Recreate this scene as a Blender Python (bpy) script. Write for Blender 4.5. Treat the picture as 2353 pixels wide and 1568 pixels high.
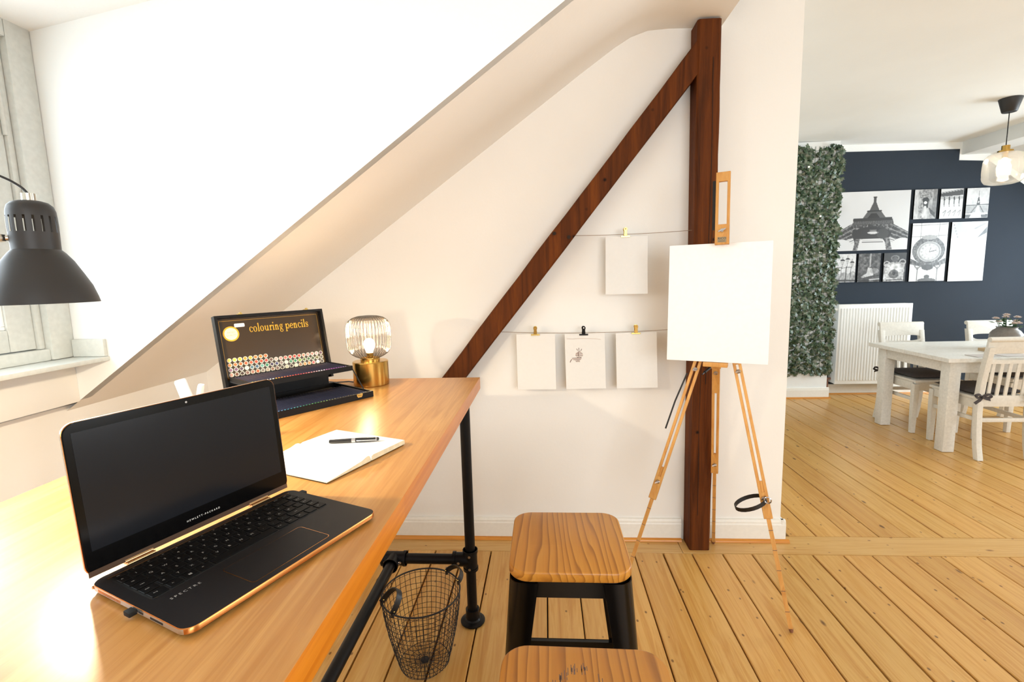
import bpy, bmesh, math, random
import numpy as np
from mathutils import Vector, Matrix
random.seed(7)
for o in list(bpy.data.objects): bpy.data.objects.remove(o)
SC = bpy.context.scene
COL = SC.collection
PI = math.pi

# ------------------------------------------------------------------ camera
FRAME_W = 2353.0
CAM_ROWS = [[0.9974166936, 0.0666415965, -0.0268111328],
            [-0.0178748268, -0.1312431136, -0.9911890514],
            [-0.0695731974, 0.9891077508, -0.1297128654]]
cd = bpy.data.cameras.new('camera'); cam = bpy.data.objects.new('camera', cd); COL.objects.link(cam)
cd.sensor_fit = 'HORIZONTAL'; cd.sensor_width = 36.0; cd.lens = 36.0 * 1111.0 / FRAME_W
cd.clip_start = 0.02; cd.clip_end = 200
r, d, f = [Vector(v) for v in CAM_ROWS]
cam.matrix_world = Matrix(((r.x, -d.x, -f.x, 0), (r.y, -d.y, -f.y, 0), (r.z, -d.z, -f.z, 1.46), (0, 0, 0, 1)))
SC.camera = cam

# ------------------------------------------------------------------ world, daylight, exposure
w = bpy.data.worlds.new('sky'); SC.world = w; w.use_nodes = True
bg = w.node_tree.nodes['Background']; bg.inputs[0].default_value = (0.80, 0.90, 1.0, 1); bg.inputs[1].default_value = 2.2
SC.view_settings.view_transform = 'Standard'; SC.view_settings.look = 'None'
SC.view_settings.exposure = -0.45; SC.view_settings.gamma = 1.0; SC.view_settings.use_curve_mapping = False

def daylight(name, loc, direction, sx, sy, power, col=(0.86, 0.93, 1.0)):
    l = bpy.data.lights.new(name, 'AREA'); l.shape = 'RECTANGLE'; l.size = sx; l.size_y = sy
    l.energy = power; l.color = col
    o = bpy.data.objects.new(name, l); COL.objects.link(o); o.location = loc
    o.rotation_euler = Vector(direction).to_track_quat('-Z', 'Y').to_euler()
    return o
# one for each window opening of the attic
daylight('dormer_daylight', (-2.05, 0.95, 1.80), (1, 0, -0.12), 1.15, 0.95, 60, (0.84, 0.93, 1.0))
daylight('gable_daylight', (1.6, -3.15, 1.7), (0, 1, 0), 3.0, 1.6, 145, (0.88, 0.95, 1.0))
daylight('main_dormer_daylight', (6.42, 0.2, 1.62), (-1, 0, 0.05), 1.5, 1.2, 85, (0.88, 0.95, 1.0))
daylight('dining_dormer_daylight', (6.42, 4.2, 1.62), (-1, 0, 0.05), 1.7, 1.2, 165, (0.80, 0.92, 1.0))

# ------------------------------------------------------------------ materials
def lin(c): return c / 12.92 if c <= 0.04045 else ((c + 0.055) / 1.055) ** 2.4
def rgb(r, g, b): return (lin(r / 255), lin(g / 255), lin(b / 255), 1)
MATS = {}
class NT:
    def __init__(s, name):
        m = bpy.data.materials.new(name); m.use_nodes = True; s.m = m; s.t = m.node_tree
        s.b = s.t.nodes['Principled BSDF']; MATS[name] = m
    def n(s, typ, **kw):
        x = s.t.nodes.new(typ)
        for k, v in kw.items():
            if k in x.inputs: x.inputs[k].default_value = v
            else: setattr(x, k, v)
        return x
    def l(s, a, b): s.t.links.new(a, b)
    def ramp(s, src, stops):
        x = s.t.nodes.new('ShaderNodeValToRGB'); e = x.color_ramp.elements
        while len(e) < len(stops): e.new(0.5)
        for i, (p, c) in enumerate(stops): e[i].position = p; e[i].color = c
        s.l(src, x.inputs[0]); return x.outputs[0]
    def mix(s, fac, a, b, mode='MIX'):
        x = s.t.nodes.new('ShaderNodeMix'); x.data_type = 'RGBA'; x.blend_type = mode
        for v, i in ((fac, 0), (a, 6), (b, 7)):
            if hasattr(v, 'links'): s.l(v, x.inputs[i])
            else: x.inputs[i].default_value = v
        return x.outputs[2]
    def math(s, op, a, b=None):
        x = s.t.nodes.new('ShaderNodeMath'); x.operation = op
        for v, i in ((a, 0), (b, 1)):
            if v is None: continue
            if hasattr(v, 'links'): s.l(v, x.inputs[i])
            else: x.inputs[i].default_value = v
        return x.outputs[0]
    def coords(s, scale, space='world', jitter=False, rot=(0, 0, 0)):
        mp = s.n('ShaderNodeMapping'); mp.inputs['Scale'].default_value = scale; mp.inputs['Rotation'].default_value = rot
        if space == 'world': src = s.n('ShaderNodeNewGeometry').outputs['Position']
        else: src = s.n('ShaderNodeTexCoord').outputs['Object']
        s.l(src, mp.inputs[0])
        if jitter:
            oi = s.n('ShaderNodeObjectInfo'); vm = s.n('ShaderNodeVectorMath', operation='SCALE'); vm.inputs[0].default_value = (37, 91, 53)
            s.l(oi.outputs['Random'], vm.inputs['Scale']); s.l(vm.outputs[0], mp.inputs['Location'])
        return mp.outputs[0]
    def bump(s, h, strength=0.2, dist=0.01):
        x = s.n('ShaderNodeBump'); x.inputs['Strength'].default_value = strength; x.inputs['Distance'].default_value = dist
        s.l(h, x.inputs['Height']); s.l(x.outputs[0], s.b.inputs['Normal'])

def plain(name, c, rough=0.5, metal=0.0, spec=None, coat=0, emit=None, estr=0, noise=0.0):
    t = NT(name); b = t.b
    b.inputs['Base Color'].default_value = c; b.inputs['Roughness'].default_value = rough; b.inputs['Metallic'].default_value = metal
    if spec is not None: b.inputs['Specular IOR Level'].default_value = spec
    if coat: b.inputs['Coat Weight'].default_value = coat
    if emit: b.inputs['Emission Color'].default_value = emit; b.inputs['Emission Strength'].default_value = estr
    if noise:
        nz = t.n('ShaderNodeTexNoise', Scale=60.0, Detail=3.0); t.l(t.coords((1, 1, 1)), nz.inputs[0])
        c2 = tuple(min(1, x * (1 + noise)) for x in c[:3]) + (1,); c1 = tuple(x * (1 - noise) for x in c[:3]) + (1,)
        t.l(t.ramp(nz.outputs['Fac'], [(0.3, c1), (0.7, c2)]), b.inputs['Base Color'])
    return t.m

def plaster(name, c, var=0.02):
    t = NT(name); p = t.coords((1, 1, 1))
    n1 = t.n('ShaderNodeTexNoise', Scale=1.6, Detail=4.0); t.l(p, n1.inputs[0])
    n2 = t.n('ShaderNodeTexNoise', Scale=55.0, Detail=4.0); t.l(p, n2.inputs[0])
    ca = tuple(x * (1 - var) for x in c[:3]) + (1,); cb = tuple(min(1, x * (1 + var)) for x in c[:3]) + (1,)
    t.l(t.ramp(n1.outputs['Fac'], [(0.3, ca), (0.7, cb)]), t.b.inputs['Base Color'])
    t.b.inputs['Roughness'].default_value = 0.85; t.b.inputs['Specular IOR Level'].default_value = 0.2
    t.bump(n2.outputs['Fac'], 0.12, 0.004); return t.m

plaster('wall_paint', rgb(244, 240, 233)); plaster('wall_white', rgb(242, 243, 240)); plaster('wall_slate', rgb(48, 55, 64), 0.06)
plain('trim_white', rgb(240, 236, 226), 0.45, noise=0.02); plain('window_paint', rgb(204, 206, 200), 0.45, noise=0.05)
plain('white_gloss', rgb(246, 246, 242), 0.3)

def pine(name, light, mid, dark, axis=1, rough=0.30, knots=True):
    t = NT(name)
    sc = [14, 14, 14]; sc[axis] = 0.9
    p = t.coords(sc, jitter=True)
    n1 = t.n('ShaderNodeTexNoise', Scale=1.6, Detail=6.0, Roughness=0.62, Distortion=1.1); t.l(p, n1.inputs[0])
    col = t.ramp(n1.outputs['Fac'], [(0.30, mid), (0.48, light), (0.60, mid), (0.70, light)])
    sc2 = [60, 60, 60]; sc2[axis] = 1.6
    p2 = t.coords(sc2, jitter=True); n2 = t.n('ShaderNodeTexNoise', Scale=1.0, Detail=3.0); t.l(p2, n2.inputs[0])
    col = t.mix(t.math('MULTIPLY', t.math('SUBTRACT', n2.outputs['Fac'], 0.45), 0.9), col, mid, 'MULTIPLY')
    oi = t.n('ShaderNodeObjectInfo')
    tint = t.ramp(oi.outputs['Random'], [(0.0, (0.84, 0.82, 0.78, 1)), (0.5, (1, 1, 1, 1)), (1.0, (0.92, 0.97, 1.0, 1))])
    col = t.mix(1.0, col, tint, 'MULTIPLY')
    if knots:
        sk = [11, 11, 11]; sk[axis] = 4.6
        pk = t.coords(sk, jitter=True); v = t.n('ShaderNodeTexVoronoi', Scale=1.0, Randomness=1.0); t.l(pk, v.inputs[0])
        sel = t.math('GREATER_THAN', t.n('ShaderNodeSeparateColor').outputs[0], 0.62)
        sepn = [x for x in t.t.nodes if x.type == 'SEPARATE_COLOR'][-1]; t.l(v.outputs['Color'], sepn.inputs[0])
        k = t.ramp(v.outputs['Distance'], [(0.06, (1, 1, 1, 1)), (0.12, (0, 0, 0, 1))])
        k = t.math('MULTIPLY', k, sel)
        col = t.mix(t.math('MULTIPLY', k, 0.8), col, dark)
        sk = [26, 26, 26]; sk[axis] = 17
        pk = t.coords(sk, jitter=True); v2 = t.n('ShaderNodeTexVoronoi', Scale=1.0); t.l(pk, v2.inputs[0])
        s2 = t.n('ShaderNodeSeparateColor'); t.l(v2.outputs['Color'], s2.inputs[0])
        k2 = t.math('MULTIPLY', t.ramp(v2.outputs['Distance'], [(0.09, (1, 1, 1, 1)), (0.16, (0, 0, 0, 1))]), t.math('GREATER_THAN', s2.outputs[1], 0.72))
        col = t.mix(t.math('MULTIPLY', k2, 0.75), col, dark)
    t.l(col, t.b.inputs['Base Color']); t.b.inputs['Roughness'].default_value = rough; t.b.inputs['Specular IOR Level'].default_value = 0.45
    t.bump(n2.outputs['Fac'], 0.08, 0.003)
    return t.m
pine('floor_pine', rgb(220, 172, 100), rgb(206, 152, 76), rgb(80, 44, 18))
pine('threshold_pine', rgb(222, 180, 114), rgb(212, 164, 94), rgb(110, 62, 28), axis=0)
pine('strip_pine', rgb(222, 150, 62), rgb(206, 132, 46), rgb(140, 70, 20), axis=0, knots=False)
pine('easel_wood', rgb(224, 166, 92), rgb(212, 150, 76), rgb(150, 90, 40), axis=2, knots=False, rough=0.4)
plain('dark_gap', rgb(40, 26, 14), 0.9)

def desk_wood(name, edge=False):
    t = NT(name)
    br = t.n('ShaderNodeTexBrick'); br.offset = 0.37; br.inputs['Scale'].default_value = 1.0
    br.inputs['Mortar Size'].default_value = 0.0; br.inputs['Brick Width'].default_value = 0.62; br.inputs['Row Height'].default_value = 0.047
    br.inputs['Color1'].default_value = (0, 0, 0, 1); br.inputs['Color2'].default_value = (1, 1, 1, 1)
    t.l(t.coords((1, 1, 1), rot=(0, 0, PI / 2)), br.inputs[0])
    sep = t.n('ShaderNodeSeparateColor'); t.l(br.outputs['Color'], sep.inputs[0])
    p = t.coords((42, 1.7, 42)); n1 = t.n('ShaderNodeTexNoise', Scale=1.0, Detail=5.0, Roughness=0.6, Distortion=0.6); t.l(p, n1.inputs[0])
    A = rgb(214, 160, 90); B = rgb(188, 130, 62); C = rgb(176, 116, 52)
    if edge: A = rgb(226, 140, 34); B = rgb(206, 118, 20); C = rgb(188, 100, 14)
    col = t.ramp(n1.outputs['Fac'], [(0.36, B), (0.52, A), (0.68, B)])
    col = t.mix(t.math('MULTIPLY', sep.outputs[0], 0.5), col, C)
    p3 = t.coords((160, 9, 160)); n3 = t.n('ShaderNodeTexNoise', Scale=1.0, Detail=2.0); t.l(p3, n3.inputs[0])
    col = t.mix(t.math('MULTIPLY', n3.outputs['Fac'], 0.45), col, C)
    t.l(col, t.b.inputs['Base Color']); t.b.inputs['Roughness'].default_value = 0.33; t.b.inputs['Specular IOR Level'].default_value = 0.5
    t.bump(n3.outputs['Fac'], 0.06, 0.002); return t.m
desk_wood('desk_wood'); desk_wood('desk_edge', True)

def seat_wood(name):
    t = NT(name)
    p = t.coords((1, 0.10, 1), 'obj', jitter=True)
    nz = t.n('ShaderNodeTexNoise', Scale=7.0, Detail=3.0); t.l(p, nz.inputs[0])
    mx = t.n('ShaderNodeVectorMath', operation='MULTIPLY_ADD'); mx.inputs[1].default_value = (0.16, 0.16, 0.16)
    t.l(nz.outputs['Color'], mx.inputs[0]); t.l(p, mx.inputs[2])
    wv = t.n('ShaderNodeTexWave', Scale=15.0, Distortion=1.2, Detail=3.0); wv.inputs['Detail Scale'].default_value = 2.0; wv.bands_direction = 'X'; wv.wave_profile = 'SAW'
    t.l(mx.outputs[0], wv.inputs[0])
    col = t.ramp(wv.outputs['Fac'], [(0.0, rgb(222, 158, 66)), (0.62, rgb(210, 142, 54)), (0.93, rgb(150, 92, 28)), (1.0, rgb(216, 152, 62))])
    br = t.n('ShaderNodeTexBrick'); br.inputs['Mortar Size'].default_value = 0.0; br.inputs['Scale'].default_value = 1.0
    br.inputs['Brick Width'].default_value = 2.0; br.inputs['Row Height'].default_value = 0.092
    br.inputs['Color1'].default_value = (0.84, 0.83, 0.78, 1); br.inputs['Color2'].default_value = (1, 1, 1, 1)
    t.l(t.coords((1, 1, 1), 'obj', rot=(0, 0, PI / 2), jitter=True), br.inputs[0])
    col = t.mix(1.0, col, br.outputs['Color'], 'MULTIPLY')
    p2 = t.coords((190, 7, 190), 'obj'); n2 = t.n('ShaderNodeTexNoise', Scale=1.0, Detail=2.0); t.l(p2, n2.inputs[0])
    col = t.mix(t.math('MULTIPLY', n2.outputs['Fac'], 0.55), col, rgb(172, 108, 34))
    t.l(col, t.b.inputs['Base Color']); t.b.inputs['Roughness'].default_value = 0.36
    t.bump(n2.outputs['Fac'], 0.05, 0.002); return t.m
seat_wood('seat_wood')

def timber(name, axis):
    t = NT(name)
    if axis == 'z': p = t.coords((26, 26, 1.5)); pc = t.coords((9, 9, 0.35))
    else: p = t.coords((26, 26, 1.5), rot=(0, -math.radians(39), 0)); pc = t.coords((9, 9, 0.35), rot=(0, -math.radians(39), 0))
    n1 = t.n('ShaderNodeTexNoise', Scale=1.0, Detail=7.0, Roughness=0.65, Distortion=0.8); t.l(p, n1.inputs[0])
    n2 = t.n('ShaderNodeTexNoise', Scale=1.0, Detail=2.0); t.l(pc, n2.inputs[0])
    col = t.ramp(n1.outputs['Fac'], [(0.25, rgb(44, 20, 5)), (0.5, rgb(104, 52, 15)), (0.78, rgb(140, 74, 20))])
    col = t.mix(t.math('MULTIPLY', n2.outputs['Fac'], 0.75), col, rgb(60, 31, 12))
    v = t.n('ShaderNodeTexVoronoi', Scale=13.0); t.l(t.coords((1, 1, 1)), v.inputs[0])
    s2 = t.n('ShaderNodeSeparateColor'); t.l(v.outputs['Color'], s2.inputs[0])
    k = t.math('MULTIPLY', t.ramp(v.outputs['Distance'], [(0.06, (1, 1, 1, 1)), (0.16, (0, 0, 0, 1))]), t.math('GREATER_THAN', s2.outputs[0], 0.7))
    col = t.mix(k, col, rgb(24, 12, 6))
    t.l(col, t.b.inputs['Base Color']); t.b.inputs['Roughness'].default_value = 0.7; t.b.inputs['Specular IOR Level'].default_value = 0.15
    t.bump(n1.outputs['Fac'], 0.55, 0.012); return t.m
timber('post_timber', 'z'); timber('brace_timber', 'd')

plain('black_pipe', rgb(11, 11, 13), 0.34, spec=0.22); plain('black_steel', rgb(7, 6, 6), 0.2, spec=0.3); plain('black_wire', rgb(30, 28, 28), 0.45, spec=0.3)
plain('black_leather', rgb(18, 15, 14), 0.42); plain('brass', rgb(196, 158, 84), 0.22, 1.0); plain('brass_clip', rgb(214, 186, 112), 0.25, 1.0)
plain('chrome', rgb(200, 200, 205), 0.15, 1.0); plain('steel_rod', rgb(190, 184, 172), 0.25, 1.0)
plain('lamp_black', rgb(36, 33, 31), 0.5); plain('lamp_inside', rgb(240, 238, 230), 0.5); plain('cable_black', rgb(20, 18, 18), 0.5)
plain('rubber', rgb(12, 12, 12), 0.7); plain('laptop_deck', rgb(27, 24, 25), 0.48, spec=0.2); plain('laptop_key', rgb(11, 10, 11), 0.5, spec=0.15)
plain('laptop_key_well', rgb(8, 8, 8), 0.6)
plain('laptop_bezel', rgb(7, 6, 6), 0.14, spec=0.22); plain('laptop_screen', rgb(24, 25, 29), 0.16, spec=0.25); plain('copper', rgb(206, 140, 78), 0.25, 1.0)
plain('laptop_silver', rgb(196, 190, 184), 0.3, 0.9); plain('legend', rgb(170, 168, 165), 0.6); plain('hinge_gold', rgb(190, 160, 120), 0.2, 1.0)
plain('paper', rgb(230, 227, 221), 0.75, noise=0.01); plain('page', rgb(250, 248, 240), 0.75); plain('page_edge', rgb(226, 208, 172), 0.8, noise=0.12)
plain('canvas_white', rgb(248, 247, 244), 0.8, noise=0.015); plain('pen_black', rgb(16, 16, 18), 0.15, coat=0.5)
plain('box_black', rgb(12, 11, 11), 0.42, spec=0.25); plain('box_print', rgb(52, 36, 16), 0.16, spec=0.6); plain('gold_print', rgb(222, 168, 46), 0.35, 0.35)
plain('gold_line', rgb(176, 132, 48), 0.4, 0.4); plain('seal_cream', rgb(236, 224, 190), 0.4); plain('seal_ink', rgb(150, 134, 96), 0.5)
plain('sticker', rgb(238, 236, 228), 0.5); plain('dot_white', rgb(236, 230, 214), 0.5); plain('pencil_barrel', rgb(40, 42, 58), 0.3)
plain('tray_felt', rgb(10, 10, 10), 0.9); plain('string', rgb(150, 128, 104), 0.8); plain('ink_brown', rgb(120, 96, 84), 0.8); plain('ink_light', rgb(196, 170, 150), 0.8)
plain('plate_metal', rgb(168, 150, 120), 0.35, 0.7); plain('plate_ink', rgb(36, 26, 20), 0.6)
plain('chair_white', rgb(226, 222, 212), 0.5, noise=0.05); plain('table_white', rgb(230, 227, 219), 0.42, noise=0.07); plain('cushion_grey', rgb(74, 68, 68), 0.9, noise=0.12)
plain('radiator_white', rgb(240, 241, 238), 0.35); plain('pipe_copper', rgb(150, 110, 92), 0.35, 0.6)
plain('vase_grey', rgb(122, 116, 110), 0.3, noise=0.1); plain('petal', rgb(232, 214, 204), 0.7); plain('stem_green', rgb(52, 82, 52), 0.6)
plain('tray_wood', rgb(196, 168, 128), 0.5); plain('placemat', rgb(196, 188, 182), 0.8)
plain('bulb_warm', (1, 0.9, 0.75, 1), 0.4, emit=(1, 0.80, 0.52, 1), estr=32); plain('bulb_pendant', (1, 0.95, 0.85, 1), 0.4, emit=(1, 0.90, 0.74, 1), estr=30)
plain('fairy', (1, 0.9, 0.7, 1), 0.4, emit=(1, 0.85, 0.6, 1), estr=4); plain('marker_white', rgb(240, 240, 238), 0.35); plain('marker_ink', rgb(150, 150, 160), 0.6)

def leafmat(name, a, b, c):
    t = NT(name); oi = t.n('ShaderNodeObjectInfo'); n = t.n('ShaderNodeTexNoise', Scale=26.0, Detail=1.0); t.l(t.coords((1, 1, 1)), n.inputs[0])
    t.l(t.ramp(n.outputs['Fac'], [(0.32, a), (0.5, b), (0.68, c)]), t.b.inputs['Base Color'])
    t.b.inputs['Roughness'].default_value = 0.38; return t.m
leafmat('ivy_leaf', rgb(34, 58, 38), rgb(68, 90, 62), rgb(128, 132, 116)); leafmat('flower_leaf', rgb(30, 60, 30), rgb(58, 96, 56), rgb(80, 110, 70))

def tinted_glass(name, tint, gloss=0.12, milk=0.0, stops=(0.0, 0.55, 1.0, 0.35)):
    t = NT(name); out = [x for x in t.t.nodes if x.type == 'OUTPUT_MATERIAL'][0]
    tr = t.n('ShaderNodeBsdfTransparent'); tr.inputs[0].default_value = tint
    gl = t.n('ShaderNodeBsdfGlossy', Roughness=0.06); lw = t.n('ShaderNodeLayerWeight', Blend=0.35)
    dk = t.ramp(lw.outputs['Facing'], [(stops[0], tint), (stops[1], tint), (stops[2], tuple(x * stops[3] for x in tint[:3]) + (1,))]); t.l(dk, tr.inputs[0])
    fac = t.math('ADD', t.math('MULTIPLY', lw.outputs['Fresnel'], 0.45), gloss)
    ms = t.n('ShaderNodeMixShader'); t.l(fac, ms.inputs[0]); t.l(tr.outputs[0], ms.inputs[1]); t.l(gl.outputs[0], ms.inputs[2]); t.l(ms.outputs[0], out.inputs[0])
    if milk:
        tl_ = t.n('ShaderNodeBsdfTranslucent'); tl_.inputs[0].default_value = (.95, .92, .86, 1); m2 = t.n('ShaderNodeMixShader'); m2.inputs[0].default_value = milk
        t.l(ms.outputs[0], m2.inputs[1]); t.l(tl_.outputs[0], m2.inputs[2]); t.l(m2.outputs[0], out.inputs[0])
    return t.m
tinted_glass('smoke_glass', (0.86, 0.83, 0.80, 1), 0.04, 0.0, (0.0, 0.12, 0.62, 0.34)); tinted_glass('pendant_glass', (0.90, 0.86, 0.80, 1), 0.05, 0.12); tinted_glass('pane_glass', (0.97, 0.98, 0.98, 1), 0.03)

def colour_attr(name, rough=0.5):
    t = NT(name); a = t.n('ShaderNodeVertexColor'); a.layer_name = 'print'; t.l(a.outputs[0], t.b.inputs['Base Color']); t.b.inputs['Roughness'].default_value = rough; return t.m
colour_attr('photo_print', 0.35)

# ------------------------------------------------------------------ mesh helpers
def V(*a): return Vector(a)
class MB:
    def __init__(s): s.v = []; s.f = []; s.m = []
    def add(s, vs, fs, mi=0):
        o = len(s.v); s.v += [Vector(v) for v in vs]; s.f += [tuple(o + i for i in f) for f in fs]; s.m += [mi] * len(fs); return s
    def box(s, x0, x1, y0, y1, z0, z1, mi=0):
        vs = [(x, y, z) for z in (z0, z1) for y in (y0, y1) for x in (x0, x1)]
        return s.add(vs, [(0, 2, 3, 1), (4, 5, 7, 6), (0, 1, 5, 4), (2, 6, 7, 3), (0, 4, 6, 2), (1, 3, 7, 5)], mi)
    def obox(s, c, ax, ay, az, mi=0):
        c, ax, ay, az = Vector(c), Vector(ax), Vector(ay), Vector(az)
        vs = [c + ax * i + ay * j + az * k for k in (-.5, .5) for j in (-.5, .5) for i in (-.5, .5)]
        return s.add(vs, [(0, 2, 3, 1), (4, 5, 7, 6), (0, 1, 5, 4), (2, 6, 7, 3), (0, 4, 6, 2), (1, 3, 7, 5)], mi)
    def bar(s, p0, p1, w, t, side=(1, 0, 0), mi=0):
        p0, p1 = Vector(p0), Vector(p1); d = (p1 - p0); a = d.normalized(); sd = Vector(side); sd = (sd - a * sd.dot(a)).normalized(); n = a.cross(sd)
        return s.obox((p0 + p1) / 2, sd * w, n * t, d, mi)
    def prism(s, poly, o, eu, ev, en, mi=0):
        o, eu, ev, en = Vector(o), Vector(eu), Vector(ev), Vector(en); n = len(poly)
        a = [o + eu * p[0] + ev * p[1] for p in poly]; b = [p + en for p in a]
        fs = [tuple(range(n))[::-1], tuple(range(n, 2 * n))] + [(i, (i + 1) % n, n + (i + 1) % n, n + i) for i in range(n)]
        return s.add(a + b, fs, mi)
    def tube(s, path, r, n=8, closed=False, caps=True, mi=0):
        P = [Vector(p) for p in path]; k = len(P); rs = r if isinstance(r, (list, tuple)) else [r] * k
        ref = None; rings = []
        for i in range(k):
            if closed: t = P[(i + 1) % k] - P[i - 1]
            else: t = P[min(i + 1, k - 1)] - P[max(i - 1, 0)]
            t.normalize()
            if ref is None:
                ref = Vector((0, 0, 1)) if abs(t.z) < .9 else Vector((1, 0, 0))
            ref = (ref - t * ref.dot(t))
            if ref.length < 1e-6: ref = t.orthogonal()
            ref.normalize(); b = t.cross(ref)
            rings.append([P[i] + (ref * math.cos(2 * PI * j / n) + b * math.sin(2 * PI * j / n)) * rs[i] for j in range(n)])
        vs = [v for q in rings for v in q]; fs = []
        for i in range(k if closed else k - 1):
            j2 = (i + 1) % k
            for j in range(n): fs.append((i * n + j, i * n + (j + 1) % n, j2 * n + (j + 1) % n, j2 * n + j))
        if caps and not closed: fs += [tuple(range(n))[::-1], tuple(range((k - 1) * n, k * n))]
        return s.add(vs, fs, mi)
    def lathe(s, prof, c=(0, 0, 0), n=32, caps=True, mi=0, rib=0, ribs=0, a0=0, a1=2 * PI):
        c = Vector(c); full = abs(a1 - a0 - 2 * PI) < 1e-6; vs = []; fs = []; m = n if full else n + 1
        for (r, z) in prof:
            for j in range(m):
                a = a0 + (a1 - a0) * j / n; rr = r * (1 + (rib * math.cos(ribs * a) if ribs else 0))
                vs.append(c + V(rr * math.cos(a), rr * math.sin(a), z))
        for i in range(len(prof) - 1):
            for j in range(n):
                j2 = (j + 1) % m if full else j + 1
                fs.append((i * m + j, i * m + j2, (i + 1) * m + j2, (i + 1) * m + j))
        if caps and full:
            if prof[0][0] > 1e-5: fs.append(tuple(range(m))[::-1])
            if prof[-1][0] > 1e-5: fs.append(tuple(range((len(prof) - 1) * m, len(prof) * m)))
        return s.add(vs, fs, mi)
    def strip(s, a, b, mi=0):
        n = len(a); return s.add(list(a) + list(b), [(i, i + 1, n + i + 1, n + i) for i in range(n - 1)], mi)
    def ribbon(s, path, wdir, w, t, mi=0):
        # a strap of width w along wdir and thickness t that follows path
        P = [Vector(p) for p in path]; wd = Vector(wdir).normalized(); k = len(P); vs = []
        for i in range(k):
            tg = (P[min(i + 1, k - 1)] - P[max(i - 1, 0)]).normalized(); wv = (wd - tg * wd.dot(tg)).normalized(); n = tg.cross(wv)
            for a, b in ((-1, -1), (1, -1), (1, 1), (-1, 1)): vs.append(P[i] + wv * (a * w / 2) + n * (b * t / 2))
        fs = [(i * 4 + j, i * 4 + (j + 1) % 4, i * 4 + 4 + (j + 1) % 4, i * 4 + 4 + j) for i in range(k - 1) for j in range(4)] + [(3, 2, 1, 0), ((k - 1) * 4, (k - 1) * 4 + 1, (k - 1) * 4 + 2, (k - 1) * 4 + 3)]
        return s.add(vs, fs, mi)
    def build(s, name, mats, parent=None, sub=None, smooth=None, bevel=0, seg=2, weld=False):
        if isinstance(mats, str): mats = [mats]
        me = bpy.data.meshes.new(name); vs = s.v
        if sub is not None: sb = Vector(sub); vs = [v - sb for v in vs]
        me.from_pydata([tuple(v) for v in vs], [], s.f)
        for m in mats: me.materials.append(MATS[m])
        if len(mats) > 1: me.polygons.foreach_set('material_index', s.m)
        bm = bmesh.new(); bm.from_mesh(me)
        if weld: bmesh.ops.remove_doubles(bm, verts=bm.verts, dist=1e-5)
        bmesh.ops.recalc_face_normals(bm, faces=bm.faces)
        if bevel:
            es = [e for e in bm.edges if len(e.link_faces) == 2 and e.calc_face_angle(0) > math.radians(35)]
            bmesh.ops.bevel(bm, geom=es, offset=bevel, segments=seg, affect='EDGES', profile=0.6, clamp_overlap=True)
        bm.to_mesh(me); bm.free()
        if smooth or bevel:
            me.polygons.foreach_set('use_smooth', [True] * len(me.polygons)); me.set_sharp_from_angle(angle=math.radians(smooth if smooth else 40))
        me.update()
        return link(name, me, parent)
def link(name, me, parent=None):
    o = bpy.data.objects.new(name, me); COL.objects.link(o)
    if parent is not None: o.parent = parent
    return o
def tag(o, label=None, cat=None, group=None, kind=None):
    if label: o['label'] = label
    if cat: o['category'] = cat
    if group: o['group'] = group
    if kind: o['kind'] = kind
    return o
def thing(name, label, cat, loc=(0, 0, 0), rotz=0, group=None, kind=None):
    o = bpy.data.objects.new(name, None); COL.objects.link(o); o.location = loc; o.rotation_euler = (0, 0, rotz); o.empty_display_size = 0.05
    return tag(o, label, cat, group, kind)
def struct(o, label=None): return tag(o, label, kind='structure')
def dup(o, parent=None):
    c = o.copy(); COL.objects.link(c); c.parent = parent
    for ch in [x for x in ALLCH.get(o.name, [])]: dup(ch, c)
    return c
ALLCH = {}
def index_children():
    ALLCH.clear()
    for o in bpy.data.objects:
        if o.parent: ALLCH.setdefault(o.parent.name, []).append(o)
def rounded_rect(w, h, r, n=5):
    pts = []
    for cx, cy, a in ((w / 2 - r, h / 2 - r, 0), (-w / 2 + r, h / 2 - r, PI / 2), (-w / 2 + r, -h / 2 + r, PI), (w / 2 - r, -h / 2 + r, 1.5 * PI)):
        for i in range(n + 1): t = a + PI / 2 * i / n; pts.append((cx + r * math.cos(t), cy + r * math.sin(t)))
    return pts
TXT = {}
def text_mesh(s, size, depth=0.0):
    k = (s, size, depth)
    if k in TXT: return TXT[k]
    c = bpy.data.curves.new('t', 'FONT'); c.body = s; c.size = size; c.align_x = 'CENTER'; c.align_y = 'CENTER'; c.extrude = depth; c.resolution_u = 2
    o = bpy.data.objects.new('t', c); COL.objects.link(o); bpy.context.view_layer.update()
    me = bpy.data.meshes.new_from_object(o.evaluated_get(bpy.context.evaluated_depsgraph_get()))
    bpy.data.objects.remove(o); bpy.data.curves.remove(c); TXT[k] = me; return me
def put_text(name, s, size, mat, parent, origin, ex, ey, depth=0.0, stretch=1.0):
    me = text_mesh(s, size, depth); me = me.copy(); me.materials.clear(); me.materials.append(MATS[mat])
    o = link(name, me, parent); ex = Vector(ex).normalized(); ey = Vector(ey).normalized(); ez = ex.cross(ey)
    o.matrix_local = Matrix(((ex.x * stretch, ey.x, ez.x, origin[0]), (ex.y * stretch, ey.y, ez.y, origin[1]), (ex.z * stretch, ey.z, ez.z, origin[2]), (0, 0, 0, 1)))
    return o

# ================================================================== THE ROOM
WY = 2.565           # partition wall
KX, KZ, RM = -1.915, 0.979, 0.6975    # knee wall and roof pitch
def roof_z(x): return KZ + RM * (x - KX)
CHK = 1.757          # dormer cheek
SOF = 0.44           # where roof meets flat soffit
CEIL = 2.80

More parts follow.
